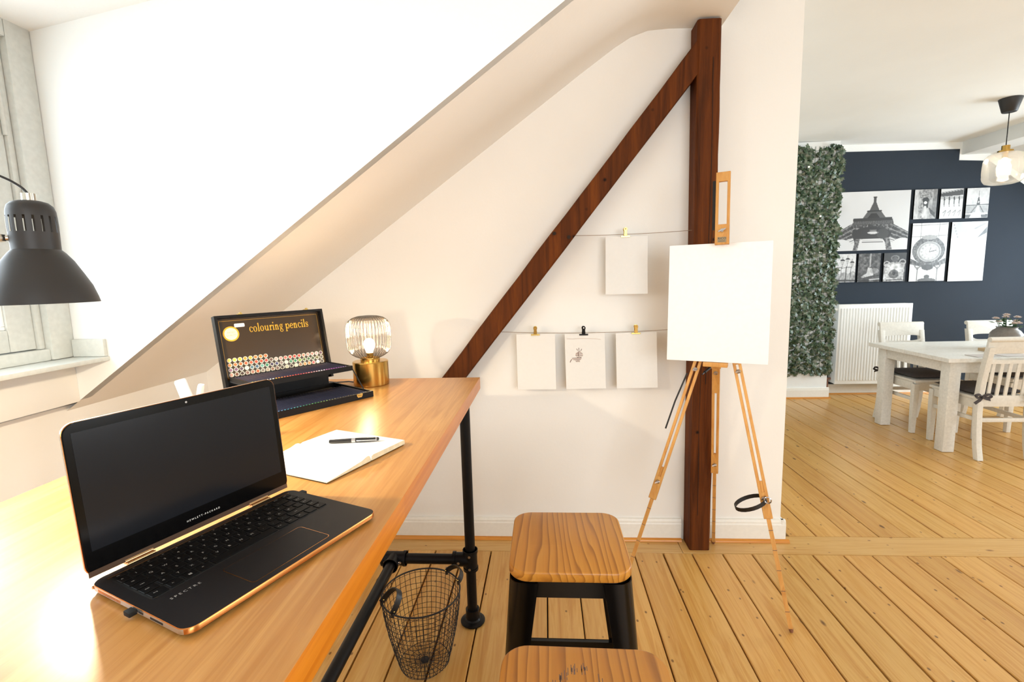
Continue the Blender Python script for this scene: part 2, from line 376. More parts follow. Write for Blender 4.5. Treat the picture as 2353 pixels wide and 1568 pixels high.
# floor: slab with boards
fl = struct(MB().box(-2.1, 6.7, -3.3, 6.1, -0.12, -0.028).build('floor', 'dark_gap'), 'worn pine plank floor running through both rooms')
seams = [-1.99, -1.84, -1.68, -1.53, -1.375, -1.22, -1.07, -0.92, -0.767, -0.617, -0.465, -0.314, -0.165, -0.014, 0.138, 0.29, 0.445, 0.595, 0.746, 0.9, 1.05, 1.202, 1.354, 1.504, 1.646, 1.815, 1.978, 2.149, 2.303]
while seams[-1] < 6.4: seams.append(seams[-1] + random.choice([0.148, 0.152, 0.158, 0.162]))
def planks(xs, y0, y1):
    for a, b in zip(xs[:-1], xs[1:]):
        g = random.uniform(0.0022, 0.0042); e = random.uniform(0, 0.0016)
        vs = MB(); n = 7; ys = [y0 + (y1 - y0) * i / n for i in range(n + 1)]
        # slightly wavy edges, a low chamfer
        L = [a + g + random.uniform(-.0015, .0015) for _ in ys]; R = [b - g + random.uniform(-.0015, .0015) for _ in ys]
        ring = []
        for i, y in enumerate(ys): ring += [(L[i], y, -0.028), (L[i], y, -0.003 + e), (L[i] + .003, y, e), (R[i] - .003, y, e), (R[i], y, -0.003 + e), (R[i], y, -0.028)]
        fs = [(i * 6 + j, i * 6 + j + 1, i * 6 + 7 + j, i * 6 + 6 + j) for i in range(n) for j in range(5)] + [(5, 4, 3, 2, 1, 0), tuple(n * 6 + k for k in range(6))]
        vs.add(ring, fs).build('plank', 'floor_pine', fl)
planks(seams, -3.2, 2.424)
sd = [1.323, 1.473, 1.645, 1.802, 1.962, 2.13, 2.283, 2.45]
while sd[-1] < 6.4: sd.append(sd[-1] + random.choice([0.15, 0.156, 0.162, 0.168]))
planks(sd, 2.607, 5.9)
MB().box(-2.0, 0.70, 2.428, 2.603, -0.028, 0.002).build('threshold_board', 'threshold_pine', fl, bevel=0.002, seg=1)
MB().box(0.702, 6.4, 2.428, 2.603, -0.028, 0.0025).build('threshold_board', 'threshold_pine', fl, bevel=0.002, seg=1)

# partition wall with post, right end free
struct(MB().box(-2.0, 1.252, WY, WY + 0.13, 0.0025, 2.86).build('wall_back', 'wall_paint'), 'cream painted partition wall behind the easel')
struct(MB().box(-2.02, KX, 1.70, WY + .1, 0, 1.0).box(-2.02, KX, -3.25, 1.70, 0, 1.0).build('wall_left', 'wall_paint'), 'low cream knee wall under the sloping ceiling')
# sloping ceiling either side of the dormer, rounded into the flat soffit
prof = [(KX - .06, roof_z(KX - .06)), (-1.0, roof_z(-1.0)), (0.2, roof_z(0.2)), (0.36, roof_z(0.36) - .004), (0.44, 2.607), (0.52, 2.632), (0.62, 2.636), (0.864, 2.625), (0.864, 2.86)]
def slope(y0, y1, name, mat='wall_paint'):
    m = MB(); n = len(prof)
    m.strip([V(x, y0, z) for x, z in prof], [V(x, y1, z) for x, z in prof])
    m.strip([V(x, y1, z + .05) for x, z in prof], [V(x, y0, z + .05) for x, z in prof])
    return m.build(name, mat, smooth=30)
struct(slope(CHK, WY + .05, 'ceiling_slope'), 'sloping cream ceiling between dormer and partition wall')
struct(slope(-3.25, 0.14, 'ceiling_slope'))
# dormer: cheek wall, ceiling, parapet, far cheek
DX = -1.85
def dorm_z(x): return 2.393 + 0.157 * (x + 1.811)
cheek = [(DX - .2, roof_z(DX) - .0), (DX, roof_z(DX)), (0.30, roof_z(0.30)), (SOF, 2.60), (0.864, 2.62), (0.864, dorm_z(0.864) + .03), (DX - .2, dorm_z(DX - .2) + .03)]
struct(MB().prism(cheek, (0, CHK, 0), (1, 0, 0), (0, 0, 1), (0, 0.045, 0)).build('wall_dormer', 'wall_white'), 'bright white dormer cheek wall beside the window')
struct(MB().prism(cheek, (0, 0.14, 0), (1, 0, 0), (0, 0, 1), (0, -0.045, 0)).build('wall_dormer', 'wall_white'))
struct(MB().prism([(DX - .25, dorm_z(DX - .25)), (0.87, dorm_z(0.87)), (0.87, dorm_z(0.87) + .04), (DX - .25, dorm_z(DX - .25) + .04)], (0, 0.10, 0), (1, 0, 0), (0, 0, 1), (0, CHK + .04 - .10, 0)).build('ceiling_dormer', 'wall_white'), 'white dormer ceiling rising into the room')
struct(MB().box(DX - .14, DX, 0.10, CHK, 1.018, 1.182).build('wall_parapet', 'wall_paint', bevel=.004), 'cream parapet below the window sill')
# big flat ceiling with a shallow fold
cf = MB()
for a, b in (((0.85, 2.80), (2.85, 2.825)), ((2.85, 2.825), (4.9, 2.79))):
    cf.prism([a, b, (b[0], b[1] + .05), (a[0], a[1] + .05)], (0, -3.25, 0), (1, 0, 0), (0, 0, 1), (0, 9.2, 0))
struct(cf.build('ceiling', 'wall_white'), 'flat white attic ceiling with a shallow fold')
struct(MB().box(4.57, 4.86, -3.25, 5.84, 2.66, 2.82).build('trim_1', 'wall_white', bevel=.006), 'boxed white purlin under the dining ceiling')
# right slope with two roof window openings, then right wall
def rz(x): return 2.665 - RM * (x - 4.86)
rs = MB()
def rslab(x0, x1, y0, y1): rs.prism([(x0, rz(x0)), (x1, rz(x1)), (x1, rz(x1) + .07), (x0, rz(x0) + .07)], (0, y0, 0), (1, 0, 0), (0, 0, 1), (0, y1 - y0, 0))
rslab(4.84, 5.30, -3.25, 5.9)
DORM = ((-0.75, 1.15), (3.2, 5.2))
for a, b in ((-3.25, -0.75), (1.15, 3.2), (5.2, 5.9)): rslab(5.30, 6.55, a, b)
struct(rs.build('ceiling_right', 'wall_white'), 'sloping white ceiling with dormers on the right')
rd = MB(); rw = MB(); rw.box(6.5, 6.6, -3.25, 5.9, 0, 0.95)
for a, b in ((-3.25, -0.75), (1.15, 3.2), (5.2, 5.9)): rw.box(6.5, 6.6, a, b, .95, 1.6)
for a, b in DORM:
    rd.box(5.26, 6.6, a - .04, b + .04, 2.34, 2.40)
    for y in (a - .04, b): rd.prism([(5.30, rz(5.30)), (6.55, rz(6.55)), (6.55, 2.34), (5.30, 2.34)], (0, y, 0), (1, 0, 0), (0, 0, 1), (0, .04, 0))
    rw.box(6.5, 6.6, a, b, 2.26, 2.40); rw.box(6.5, 6.6, a, a + .08, .95, 2.26); rw.box(6.5, 6.6, b - .08, b, .95, 2.26)
struct(rd.build('ceiling_dormer_right', 'wall_white')); struct(rw.build('wall_right', 'wall_white'))
# rear gable wall with its window opening (behind the camera)
gw = MB(); gw.box(-2.0, 0.0, -3.30, -3.2, 0, 2.9); gw.box(3.2, 6.6, -3.30, -3.2, 0, 2.9); gw.box(0.0, 3.2, -3.30, -3.2, 0, 0.85); gw.box(0.0, 3.2, -3.30, -3.2, 2.5, 2.9)
struct(gw.build('wall_front', 'wall_white'))
# dining room walls
dw = struct(MB().box(1.2, 6.6, 5.82, 5.92, 0, 2.86).build('wall_dining', 'wall_white'), 'dining room end wall with slate blue paint')
pan = [(3.186, 0.0), (3.186, 2.745), (4.545, 2.722), (4.545, 2.604), (4.86, 2.585), (6.5, 1.441), (6.5, 0.0)]
MB().prism(pan, (0, 5.82, 0), (1, 0, 0), (0, 0, 1), (0, -0.004, 0)).build('painted_field', 'wall_slate', dw)
struct(MB().box(1.12, 1.25, WY + .13, 5.82, 0, 2.86).build('wall_side', 'wall_white'))
# baseboards
def baseboard(name, p0, p1, nrm, h, th, label=None):
    p0, p1, nrm = V(*p0), V(*p1), V(*nrm)
    prof = [(0, 0), (th, 0), (th, h - .028), (th - .003, h - .02), (th - .003, h - .012), (th - .009, h), (0, h)]
    return struct(MB().prism(prof, p0, nrm, (0, 0, 1), p1 - p0).build(name, 'trim_white'), label)
baseboard('baseboard_back', (-1.9, WY, .003), (0.722, WY, .003), (0, -1, 0), .122, .021, 'white baseboard left of the timber post')
baseboard('baseboard_end', (0.842, WY, .003), (1.274, WY, .003), (0, -1, 0), .122, .021, 'white baseboard right of the timber post')
baseboard('baseboard_return', (1.252, WY - .02, .003), (1.252, WY + .13, .003), (1, 0, 0), .122, .021)
baseboard('baseboard_dining', (3.19, 5.816, 0), (6.4, 5.816, 0), (0, -1, 0), .12, .02, 'white baseboard along the slate wall')
def quarter(name, p0, p1, nrm, s, label, mat='strip_pine'):
    p0, p1, nrm = V(*p0), V(*p1), V(*nrm)
    pr = [(0, 0), (s, 0), (s * .92, s * .5), (s * .6, s * .86), (0, s)]
    return struct(MB().prism(pr, p0, nrm, (0, 0, 1), p1 - p0).build(name, mat, smooth=50), label)
quarter('trim_2', (-1.9, WY - .021, .003), (0.722, WY - .021, .003), (0, -1, 0), .016, 'orange pine quarter round left of the post')
quarter('trim_3', (0.842, WY - .021, .003), (1.29, WY - .021, .003), (0, -1, 0), .016, 'orange pine quarter round right of the post')
quarter('trim_4', (3.20, 5.796, 0), (6.4, 5.796, 0), (0, -1, 0), .016, 'pine quarter round along the slate wall')
# white chimney column behind the ivy
ch = struct(MB().box(2.45, 3.186, 5.63, 5.82, 0, 2.82).build('wall_chimney', 'wall_white'), 'white chimney breast behind the ivy screen')
baseboard('baseboard_chimney', (2.45, 5.63, 0), (3.206, 5.63, 0), (0, -1, 0), .125, .02, 'white baseboard under the ivy screen')
quarter('trim_5', (2.45, 5.61, 0), (3.222, 5.61, 0), (0, -1, 0), .016, 'pine quarter round under the ivy screen')

# ------------------------------------------------------------------ window in the dormer
wn = thing('window_1', 'old white painted casement window in the dormer', None, (DX, 0.95, 1.2), kind='structure')
O = (DX, 0.95, 1.2)
X0 = DX
y1, y0 = CHK, 0.14
def fr(name, bx, **k): 
    m = MB()
    for b in bx: m.box(*b)
    return m.build(name, 'window_paint', wn, sub=O, bevel=.006, **k)
fr('casing', [(X0 - .10, X0 + .012, 1.668, y1 - .001, 1.20, 2.41), (X0 - .10, X0 + .012, y0 + .001, y0 + .09, 1.20, 2.41), (X0 - .10, X0 + .012, y0 + .09, 1.668, 2.33, 2.41), (X0 - .10, X0 + .004, y0 + .09, 1.668, 1.199, 1.243)])
fr('stop', [(X0 - .10, X0 - .012, 1.645, 1.667, 1.243, 2.33), (X0 - .10, X0 - .012, y0 + .091, y0 + .113, 1.243, 2.33)])
ym = 0.5 * (y0 + y1)
for (a, b) in ((ym + .002, 1.644), (y0 + .114, ym - .002)):
    s = fr('sash', [(X0 - .07, X0 - .022, b - .088, b, 1.246, 2.327), (X0 - .07, X0 - .022, a, a + .088, 1.246, 2.327), (X0 - .07, X0 - .022, a + .088, b - .088, 1.246, 1.325), (X0 - .07, X0 - .022, a + .088, b - .088, 2.25, 2.327)])
    MB().box(X0 - .052, X0 - .047, a + .08, b - .08, 1.318, 2.258).build('pane', 'pane_glass', wn, sub=O)
    m = MB()
    for bx in ((X0 - .05, X0 - .03, a + .088, b - .088, 1.325, 1.338), (X0 - .05, X0 - .03, a + .088, b - .088, 2.237, 2.25), (X0 - .05, X0 - .03, a + .088, a + .101, 1.338, 2.237), (X0 - .05, X0 - .03, b - .101, b - .088, 1.338, 2.237)): m.box(*bx)
    m.build('glazing_bead', 'white_gloss', wn, sub=O, bevel=.003)
for z in (1.43, 2.0): MB().tube([(X0 - .016, 1.644, z), (X0 - .016, 1.644, z + .19)], .007, 10).build('hinge', 'window_paint', wn, sub=O, smooth=40)
struct(MB().box(X0 - .10, -1.70, y0 + .001, y1 - .001, 1.182, 1.199).build('trim_6', 'window_paint', bevel=.003), 'white painted window sill in the dormer')
struct(MB().box(X0 + .013, -1.706, y1 - .016, y1 - .001, 1.1995, 1.268).build('trim_7', 'window_paint', bevel=.003), 'white upstand on the window sill')

# ------------------------------------------------------------------ timber post and brace
def rough_beam(name, mat, p0, p1, w, dpt, side, nrm, n=26, amp=.003, cham=.007):
    p0, p1, side, nrm = V(*p0), V(*p1), V(*side), V(*nrm); rng = random.Random(len(name) + 5)
    sec = [(-w / 2 + cham, -dpt / 2), (w / 2 - cham, -dpt / 2), (w / 2, -dpt / 2 + cham), (w / 2, dpt / 2), (-w / 2, dpt / 2), (-w / 2, -dpt / 2 + cham)]
    m = MB(); rings = []; off = [[0, 0] for _ in sec]
    for i in range(n + 1):
        t = i / n; c = p0.lerp(p1, t)
        for k in range(6):
            if k in (3, 4): continue
            off[k][0] = off[k][0] * .8 + rng.uniform(-amp, amp) * .7; off[k][1] = off[k][1] * .7 + rng.uniform(-amp, amp) * .4
        rings += [c + side * (sx + off[k][0]) + nrm * (-(sy + off[k][1])) for k, (sx, sy) in enumerate(sec)]
    fs = [(i * 6 + j, i * 6 + (j + 1) % 6, i * 6 + 6 + (j + 1) % 6, i * 6 + 6 + j) for i in range(n) for j in range(6)] + [(5, 4, 3, 2, 1, 0), tuple(n * 6 + k for k in range(6))]
    return m.add(rings, fs)
post = thing('timber_post', 'dark brown vertical timber post standing against the cream wall', 'timber', (0.79, 2.5, 0.003), kind='thing')
rough_beam('post', 'post_timber', (0.792, 2.505, 0.003), (0.780, 2.505, 2.617), .107, .108, (1, 0, 0), (0, -1, 0)).build('beam', 'post_timber', post, sub=post.location, smooth=25)
mc = MB()
for (xx, za, zb, wd) in ((0.80, 0.9, 2.45, .0022), (0.775, 0.2, 1.3, .0016), (0.815, 1.2, 1.75, .0018)):
    pts = [(xx + .002 * math.sin(z * 7), 2.4505, z) for z in np.linspace(za, zb, 14)]
    mc.ribbon(pts, (1, 0, 0), wd, .004)
mc.build('drying_crack', 'dark_gap', post, sub=post.location)
bd = V(1.262, 0, 1.568).normalized(); bs = V(bd.z, 0, -bd.x)
b0 = V(-.4805, 2.505, .952); 
brace = thing('timber_brace', 'dark brown diagonal timber brace leaning from the floor up to the post', 'timber', (-1.24, 2.5, 0.003))
pa = b0 - bd * 1.213; pb = b0 + bd * 1.985
rough_beam('brace', 'brace_timber', pa, pb, .102, .10, bs, (0, -1, 0)).build('beam', 'brace_timber', brace, sub=brace.location, smooth=25)
for (x, z) in ((0.052, 1.672), (0.123, 1.652)):
    MB().lathe([(0, 0), (.009, 0), (.009, .004), (0, .004)], n=12).build('dowel', 'dark_gap', brace).matrix_local = Matrix.Translation(V(x, 2.4515, z) - brace.location) @ Matrix.Rotation(PI / 2, 4, 'X')


# ================================================================== DESK
DZ = 1.058
dk = thing('desk', 'high wooden work table on black steel pipe legs', 'table', (-0.66, 0.9, 0.003)); DO = dk.location.copy()
m = MB(); m.box(-1.052, -0.272, -0.30, 1.938, DZ - .048, DZ)
tt = m.build('tabletop', ['desk_wood', 'desk_edge'], dk, sub=DO, bevel=.0025)
for p in tt.data.polygons:
    if abs(p.normal.z) < .5: p.material_index = 1
PR = .0212
def pipe(pts, name='pipe', r=PR): return MB().tube(pts, r, 20).build(name, 'black_pipe', dk, sub=DO, smooth=40)
def fitting(c, axes, R=.029, name='pipe_fitting'):
    m = MB(); c = V(*c)
    for ax, l in axes:
        ax = V(*ax); m.tube([c, c + ax * l], R, 20); m.tube([c + ax * (l - .012), c + ax * l], R + .003, 20)
    f = m.build(name, 'black_pipe', dk, sub=DO, smooth=40)
    for ax, l in axes:
        ax = V(*ax); o = ax.orthogonal().normalized(); s = -1 if (c + o * R).y > c.y else 1
        p = c + ax * (l * .62) + V(0, -1, 0) * (R + .001) if abs(ax.y) < .5 else c + ax * (l * .62) + V(1, 0, 0) * (R + .001)
        n = V(0, -1, 0) if abs(ax.y) < .5 else V(1, 0, 0)
        MB().tube([p - n * .004, p + n * .003], .006, 8).build('grub_screw', 'chrome', f, sub=DO, smooth=40)
    return f
LY = 1.885; LX = -.333; PZ = .287
for (lx, ly) in ((LX, LY), (-.99, LY), (LX, -.22), (-.99, -.22)):
    pipe([(lx, ly, .03), (lx, ly, DZ - .05)], 'leg')
    m = MB(); m.lathe([(0, 0.003), (.05, .003), (.052, .006), (.052, .010), (.047, .013), (.034, .016), (.029, .022), (.029, .062), (.0, .062)], (lx, ly, 0), 28)
    m.build('foot_flange', 'black_pipe', dk, sub=DO, smooth=35)
    MB().lathe([(0, DZ - .049), (.05, DZ - .049), (.05, DZ - .058), (.029, DZ - .063), (.029, DZ - .095), (0, DZ - .095)], (lx, ly, 0), 24).build('top_flange', 'black_pipe', dk, sub=DO, smooth=35)
for ly in (LY, -.22):
    pipe([(LX - .02, ly, PZ), (-.99 + .02, ly, PZ)], 'crossbar')
    for lx, sg in ((LX, -1), (-.99, 1)): fitting((lx, ly, PZ - .035), [((0, 0, 1), .085)]) if False else fitting((lx, ly, PZ), [((0, 0, 1), .045), ((0, 0, -1), .045), ((sg, 0, 0), .075)])
    fitting((-.66, ly, PZ), [((1, 0, 0), .052), ((-1, 0, 0), .052), ((0, -1 if ly > 1 else 1, 0), .06)])
pipe([(-.66, LY - .02, PZ), (-.66, -.20, PZ)], 'long_crossbar')

# ================================================================== LAPTOP
LW, LD, LT = .315, .2175, .0125
hx, hy = .386, .923
lap = thing('laptop', 'open black laptop with copper edges and dark screen on the desk', 'laptop', (-.5535, .7035, DZ + .0005), math.atan2(hy, hx)); 
# local: x along hinge (left to right of user), y = back; the deck runs from y=-LD to 0
deck = MB(); pl = rounded_rect(LW, LD, .016, 6)
deck.prism([(a * .988, b * .985) for a, b in pl], (0, -LD / 2, .0012), (1, 0, 0), (0, 1, 0), (0, 0, .004)); 
lo = [V(a * .95, b * .95 - LD / 2, .001) for a, b in pl]; md = [V(a, b - LD / 2, .0052) for a, b in pl]; up = [V(a, b - LD / 2, LT - .001) for a, b in pl]; tp = [V(a * .996, b * .994 - LD / 2, LT) for a, b in pl]
def loft(rings, mi=None, caps=(True, True)):
    m = MB(); n = len(rings[0]); 
    for i in range(len(rings) - 1):
        m.add(list(rings[i]) + list(rings[i + 1]), [(j, (j + 1) % n, n + (j + 1) % n, n + j) for j in range(n)], 0 if mi is None else mi[i])
    if caps[0]: m.add(rings[0], [tuple(range(n))[::-1]], 0 if mi is None else mi[0])
    if caps[1]: m.add(rings[-1], [tuple(range(n))], 0 if mi is None else mi[-1])
    return m
b = loft([lo, md, up, tp], [0, 1, 2]); 
base = b.build('base', ['laptop_deck', 'laptop_silver', 'copper'], lap, smooth=40, weld=True)
for p in base.data.polygons:
    if p.normal.z > .9 and p.center.z > LT - .0003: p.material_index = 0
    elif p.material_index == 1 and p.normal.x > -.8: p.material_index = 2
# keyboard well
kb = MB(); kw, kd = .283, .104; ky = -.067
kb.prism(rounded_rect(kw, kd, .005, 3), (0, ky, LT - .0002), (1, 0, 0), (0, 1, 0), (0, 0, .0004)); kb.build('keyboard_well', 'laptop_key_well', lap)
m = MB(); m.box(-kw / 2 - .001, kw / 2 + .001, ky + kd / 2, ky + kd / 2 + .0018, LT, LT + .0006); m.build('keyboard_rim', 'hinge_gold', lap)
rows = [(.0115, ['esc', 'f1', 'f2', 'f3', 'f4', 'f5', 'f6', 'f7', 'f8', 'f9', 'f10', 'f11', 'f12', 'druck', 'entf'], [1.0] * 15),
        (.0180, ['^', '1', '2', '3', '4', '5', '6', '7', '8', '9', '0', '?', "'", '<-', 'home'], [.8] + [1] * 12 + [1.6, 1]),
        (.0180, ['tab', 'Q', 'W', 'E', 'R', 'T', 'Z', 'U', 'I', 'O', 'P', 'U', '+', '', 'pg up'], [1.3] + [1] * 12 + [1.1, 1]),
        (.0180, ['caps', 'A', 'S', 'D', 'F', 'G', 'H', 'J', 'K', 'L', 'O', 'A', '#', '', 'pg dn'], [1.6] + [1] * 12 + [.8, 1]),
        (.0180, ['shift', '<', 'Y', 'X', 'C', 'V', 'B', 'N', 'M', ',', '.', '-', 'shift', 'end'], [1.15] + [1] * 11 + [2.25, 1]),
        (.0180, ['strg', 'fn', 'win', 'alt', '', 'alt gr', 'strg', '<', '', '>'], [1.15, 1, 1, 1, 5.3, 1, 1, 1, 1, 1])]
yt = ky + kd / 2 - .001; KM = {}
for (h, names, ws) in rows:
    un = (kw - .002) / sum(ws); x = -kw / 2 + .001
    for nm, wu in zip(names, ws):
        w_ = un * wu; kwid = round(w_ - .0026, 5); kk = (kwid, h)
        if kk not in KM:
            a = rounded_rect(kwid, h - .0026, .0012, 2); bb = rounded_rect(kwid - .0008, h - .0034, .001, 2)
            mm = loft([[V(p[0], p[1], 0) for p in a], [V(p[0], p[1], .0009) for p in a], [V(p[0], p[1], .0013) for p in bb]], caps=(False, True))
            o = mm.build('key', 'laptop_key', lap, weld=True); KM[kk] = o.data
        else: o = link('key', KM[kk], lap)
        o.location = (x + w_ / 2, yt - h / 2, LT + .0003)
        if nm == 'win':
            g = MB()
            for i in (-1, 1):
                for j in (-1, 1): g.box(i * .0011 - .0009, i * .0011 + .0009, j * .0011 - .0009, j * .0011 + .0009, .00131, .00136)
            g.build('legend', 'legend', o)
        elif nm: put_text('legend', nm, .0062 if len(nm) == 1 else .0032, 'legend', o, (-kwid * .12, .001, .00134), (1, 0, 0), (0, 1, 0))
        x += w_
    yt -= h
# trackpad with copper chamfer
tpw, tpd, tpy = .128, .066, -.172
m = MB(); m.prism(rounded_rect(tpw + .0022, tpd + .0022, .006, 4), (0, tpy, LT - .0002), (1, 0, 0), (0, 1, 0), (0, 0, .0004)); tc = m.build('trackpad_edge', 'copper', lap)
m = MB(); m.prism(rounded_rect(tpw, tpd, .005, 4), (0, tpy, LT - .0001), (1, 0, 0), (0, 1, 0), (0, 0, .0006)); m.build('trackpad', 'laptop_deck', lap)
put_text('lettering', 'S P E C T R E', .0068, 'legend', lap, (-.112, -.139, LT + .0002), (1, 0, 0), (0, 1, 0))
# side details on the left: power dot, vent, ports
m = MB()
for i in range(26): yv = -.025 - i * .0021; m.box(-LW / 2 - .0004, -LW / 2 + .003, yv - .0007, yv + .0007, .0062, .0104)
m.build('vent', 'copper', lap)
for a, b in ((-.130, -.122), (-.172, -.146)): MB().box(-LW / 2 - .0004, -LW / 2 + .003, a, b, .0066, .0092).build('port', 'laptop_key_well', lap)
MB().tube([(-LW / 2 - .0006, -.010, .0085), (-LW / 2 + .002, -.010, .0085)], .0022, 10).build('power_button', 'copper', lap)
# lid
LA = math.radians(86); LL = .212
lid = bpy.data.objects.new('lid', None); 
def lidp(x, t, n): # t along lid height, n out of the screen face
    return V(x, .0005 + t * math.cos(LA) - n * math.sin(LA) * -1 * -1, LT + .004 + t * math.sin(LA) + n * math.cos(LA) * 1)
ct, st = math.cos(LA), math.sin(LA)
def L3(x, t, n): return V(x, .004 + t * ct - n * st, LT + .0035 + t * st + n * ct)
rr = [(a, bq + LL / 2) for a, bq in rounded_rect(LW, LL, .016, 6)]
rr = [(a, max(t, 0)) for a, t in rr]
shell = loft([[L3(a * .975, LL / 2 + (t - LL / 2) * .965, -.0062) for a, t in rr], [L3(a, t, -.0040) for a, t in rr], [L3(a, t, -.0006) for a, t in rr], [L3(a * .996, LL / 2 + (t - LL / 2) * .994, 0) for a, t in rr]], [0, 0, 1]).build('lid', ['laptop_silver', 'copper', 'laptop_bezel'], lap, smooth=40, weld=True)
for p in shell.data.polygons:
    if len(p.vertices) > 8 and p.normal.y < -.5: p.material_index = 2
def lidquad(name, x0, x1, t0, t1, mat, n=.0003, parent=shell):
    return MB().add([L3(x0, t0, n), L3(x1, t0, n), L3(x1, t1, n), L3(x0, t1, n)], [(0, 1, 2, 3)]).build(name, mat, parent)
MB().add([L3(a * .985, LL / 2 + (t - LL / 2) * .985, .0001) for a, t in rr], [tuple(range(len(rr)))]).build('bezel', 'laptop_bezel', shell)
lidquad('screen', -.147, .147, .034, .198, 'laptop_screen')
plain('chin_brown', rgb(92, 70, 54), 0.35, 0.5)
lidquad('chin_strip', -.155, .155, .0, .008, 'chin_brown', .0004)
cm = MB(); cm.lathe([(0, 0), (.0016, 0), (.0016, .0003), (0, .0003)], n=12); wc = cm.build('webcam', 'chrome', shell); wc.matrix_local = Matrix.Translation(L3(0, .2045, .0002)) @ Matrix.Rotation(LA, 4, 'X')
put_text('lettering', 'H E W L E T T - P A C K A R D', .0040, 'sticker', shell, L3(0.0, .0185, .0006), (1, 0, 0), L3(0, 1, 0) - L3(0, 0, 0))
for sx in (-1, 1):
    m = MB(); m.tube([(sx * .095 - .018, .006, LT + .0032), (sx * .095 + .018, .006, LT + .0032)], .0038, 10); m.tube([(sx * .095 - .018, -.0015, LT + .0014), (sx * .095 + .018, -.0015, LT + .0014)], .0026, 10)
    m.build('hinge', 'hinge_gold', lap, smooth=40)
for (nm, lx, ly, sgn, lab) in (('usb_receiver', -LW / 2, -.112, -1, 'tiny black usb receiver plugged into the left laptop side'), ('usb_receiver', LW / 2, -.028, 1, 'tiny black usb receiver plugged into the right laptop side')):
    u = MB(); u.box(min(0, sgn * .009), max(0, sgn * .009), -.0065, .0065, 0, .0062); uo = u.build(nm, 'rubber', None, bevel=.0012)
    uo.matrix_world = Matrix.Translation(lap.location) @ Matrix.Rotation(lap.rotation_euler.z, 4, 'Z') @ Matrix.Translation((lx + sgn * .0006, ly, .0048)); tag(uo, lab, 'usb receiver')

# ================================================================== NOTEBOOK AND PEN
nA = V(-.443, .896); nB = V(-.349, 1.129)  # near corners of the open book's right long side
nu = (nB - nA).normalized(); nv = V(-nu.y, nu.x)
NL = (nB - nA).length; NWd = .228
nb = thing('notebook', 'open blank notebook with cream page edges beside the laptop', 'notebook', (nA.x, nA.y, DZ + .0005), math.atan2(nu.y, nu.x))
SP = NL * .52   # spine position along the front edge
def page_block(name, x0, x1, prof):
    # prof: list of (x, top z)
    n = len(prof); m = MB()
    top0 = [V(x, .002, z) for x, z in prof]; top1 = [V(x, NWd - .002, z) for x, z in prof]
    bot0 = [V(x, .002, .0022) for x, z in prof]; bot1 = [V(x, NWd - .002, .0022) for x, z in prof]
    m.strip(top0, top1, 0); m.strip(bot0, top0, 1); m.strip(top1, bot1, 1); m.strip(bot1, bot0, 1)
    m.add([bot0[0], top0[0], top1[0], bot1[0]], [(0, 1, 2, 3)], 1); m.add([bot0[-1], top0[-1], top1[-1], bot1[-1]], [(3, 2, 1, 0)], 1)
    return m.build(name, ['page', 'page_edge'], nb, smooth=50, weld=True)
def curve(x0, x1, z0, zm, z1, k=14): # arched pages
    out = []
    for i in range(k + 1):
        t = i / k; z = z0 * (1 - t) ** 2 + 2 * t * (1 - t) * zm + t * t * z1; out.append((x0 + (x1 - x0) * t, z))
    return out
page_block('page_block', 0, SP, curve(.002, SP - .001, .0035, .008, .0150)[:-3] + [(SP - .012, .0165), (SP - .006, .0160), (SP - .002, .0125), (SP - .0008, .004)])
page_block('page_block', SP, NL, [(SP + .0008, .004), (SP + .002, .0125), (SP + .008, .0145), (SP + .03, .0140), (NL - .03, .0132), (NL - .003, .0128), (NL - .001, .012)])
MB().box(.002, NL - .002, .004, NWd - .004, 0, .002).build('cover', 'box_black', nb, bevel=.0008, seg=1)
pen = thing('fountain_pen', 'black pen with silver bands lying on the open notebook', 'pen', (0, 0, 0))
p0 = V(-.528, 1.098, DZ + .0198); p1 = V(-.411, 1.118, DZ + .0198); ax = (p1 - p0).normalized(); pen.location = (p0 + p1) / 2 - V(0, 0, .0055); pen.rotation_euler = (0, 0, math.atan2(ax.y, ax.x))
hl = (p1 - p0).length / 2
def penpart(name, prof, mat):
    m = MB(); m.lathe(prof, n=18); o = m.build(name, mat, pen, smooth=40); o.matrix_local = Matrix.Translation((0, 0, .0055)) @ Matrix.Rotation(PI / 2, 4, 'Y'); return o
penpart('barrel', [(0, -hl), (.0038, -hl), (.0046, -hl + .002), (.0052, -.012), (.0054, -.006), (0, -.006)], 'pen_black')
penpart('band', [(0, -.006), (.0056, -.006), (.0056, .003), (0, .003)], 'chrome')
penpart('cap', [(0, .003), (.0055, .003), (.0052, .02), (.0046, hl - .008), (0, hl - .008)], 'pen_black')
penpart('ring', [(0, hl - .008), (.0047, hl - .008), (.0047, hl - .0055), (0, hl - .0055)], 'chrome')
penpart('finial', [(0, hl - .0055), (.0044, hl - .0055), (.0042, hl - .002), (.002, hl), (0, hl)], 'pen_black')
MB().box(.006, hl - .006, -.0072, -.0052, .004, .0068).build('clip', 'chrome', pen, bevel=.0006, seg=1)

# ================================================================== PENCIL CASE
TH = .9374; CW, CD, CH = .3757, .262, .0205
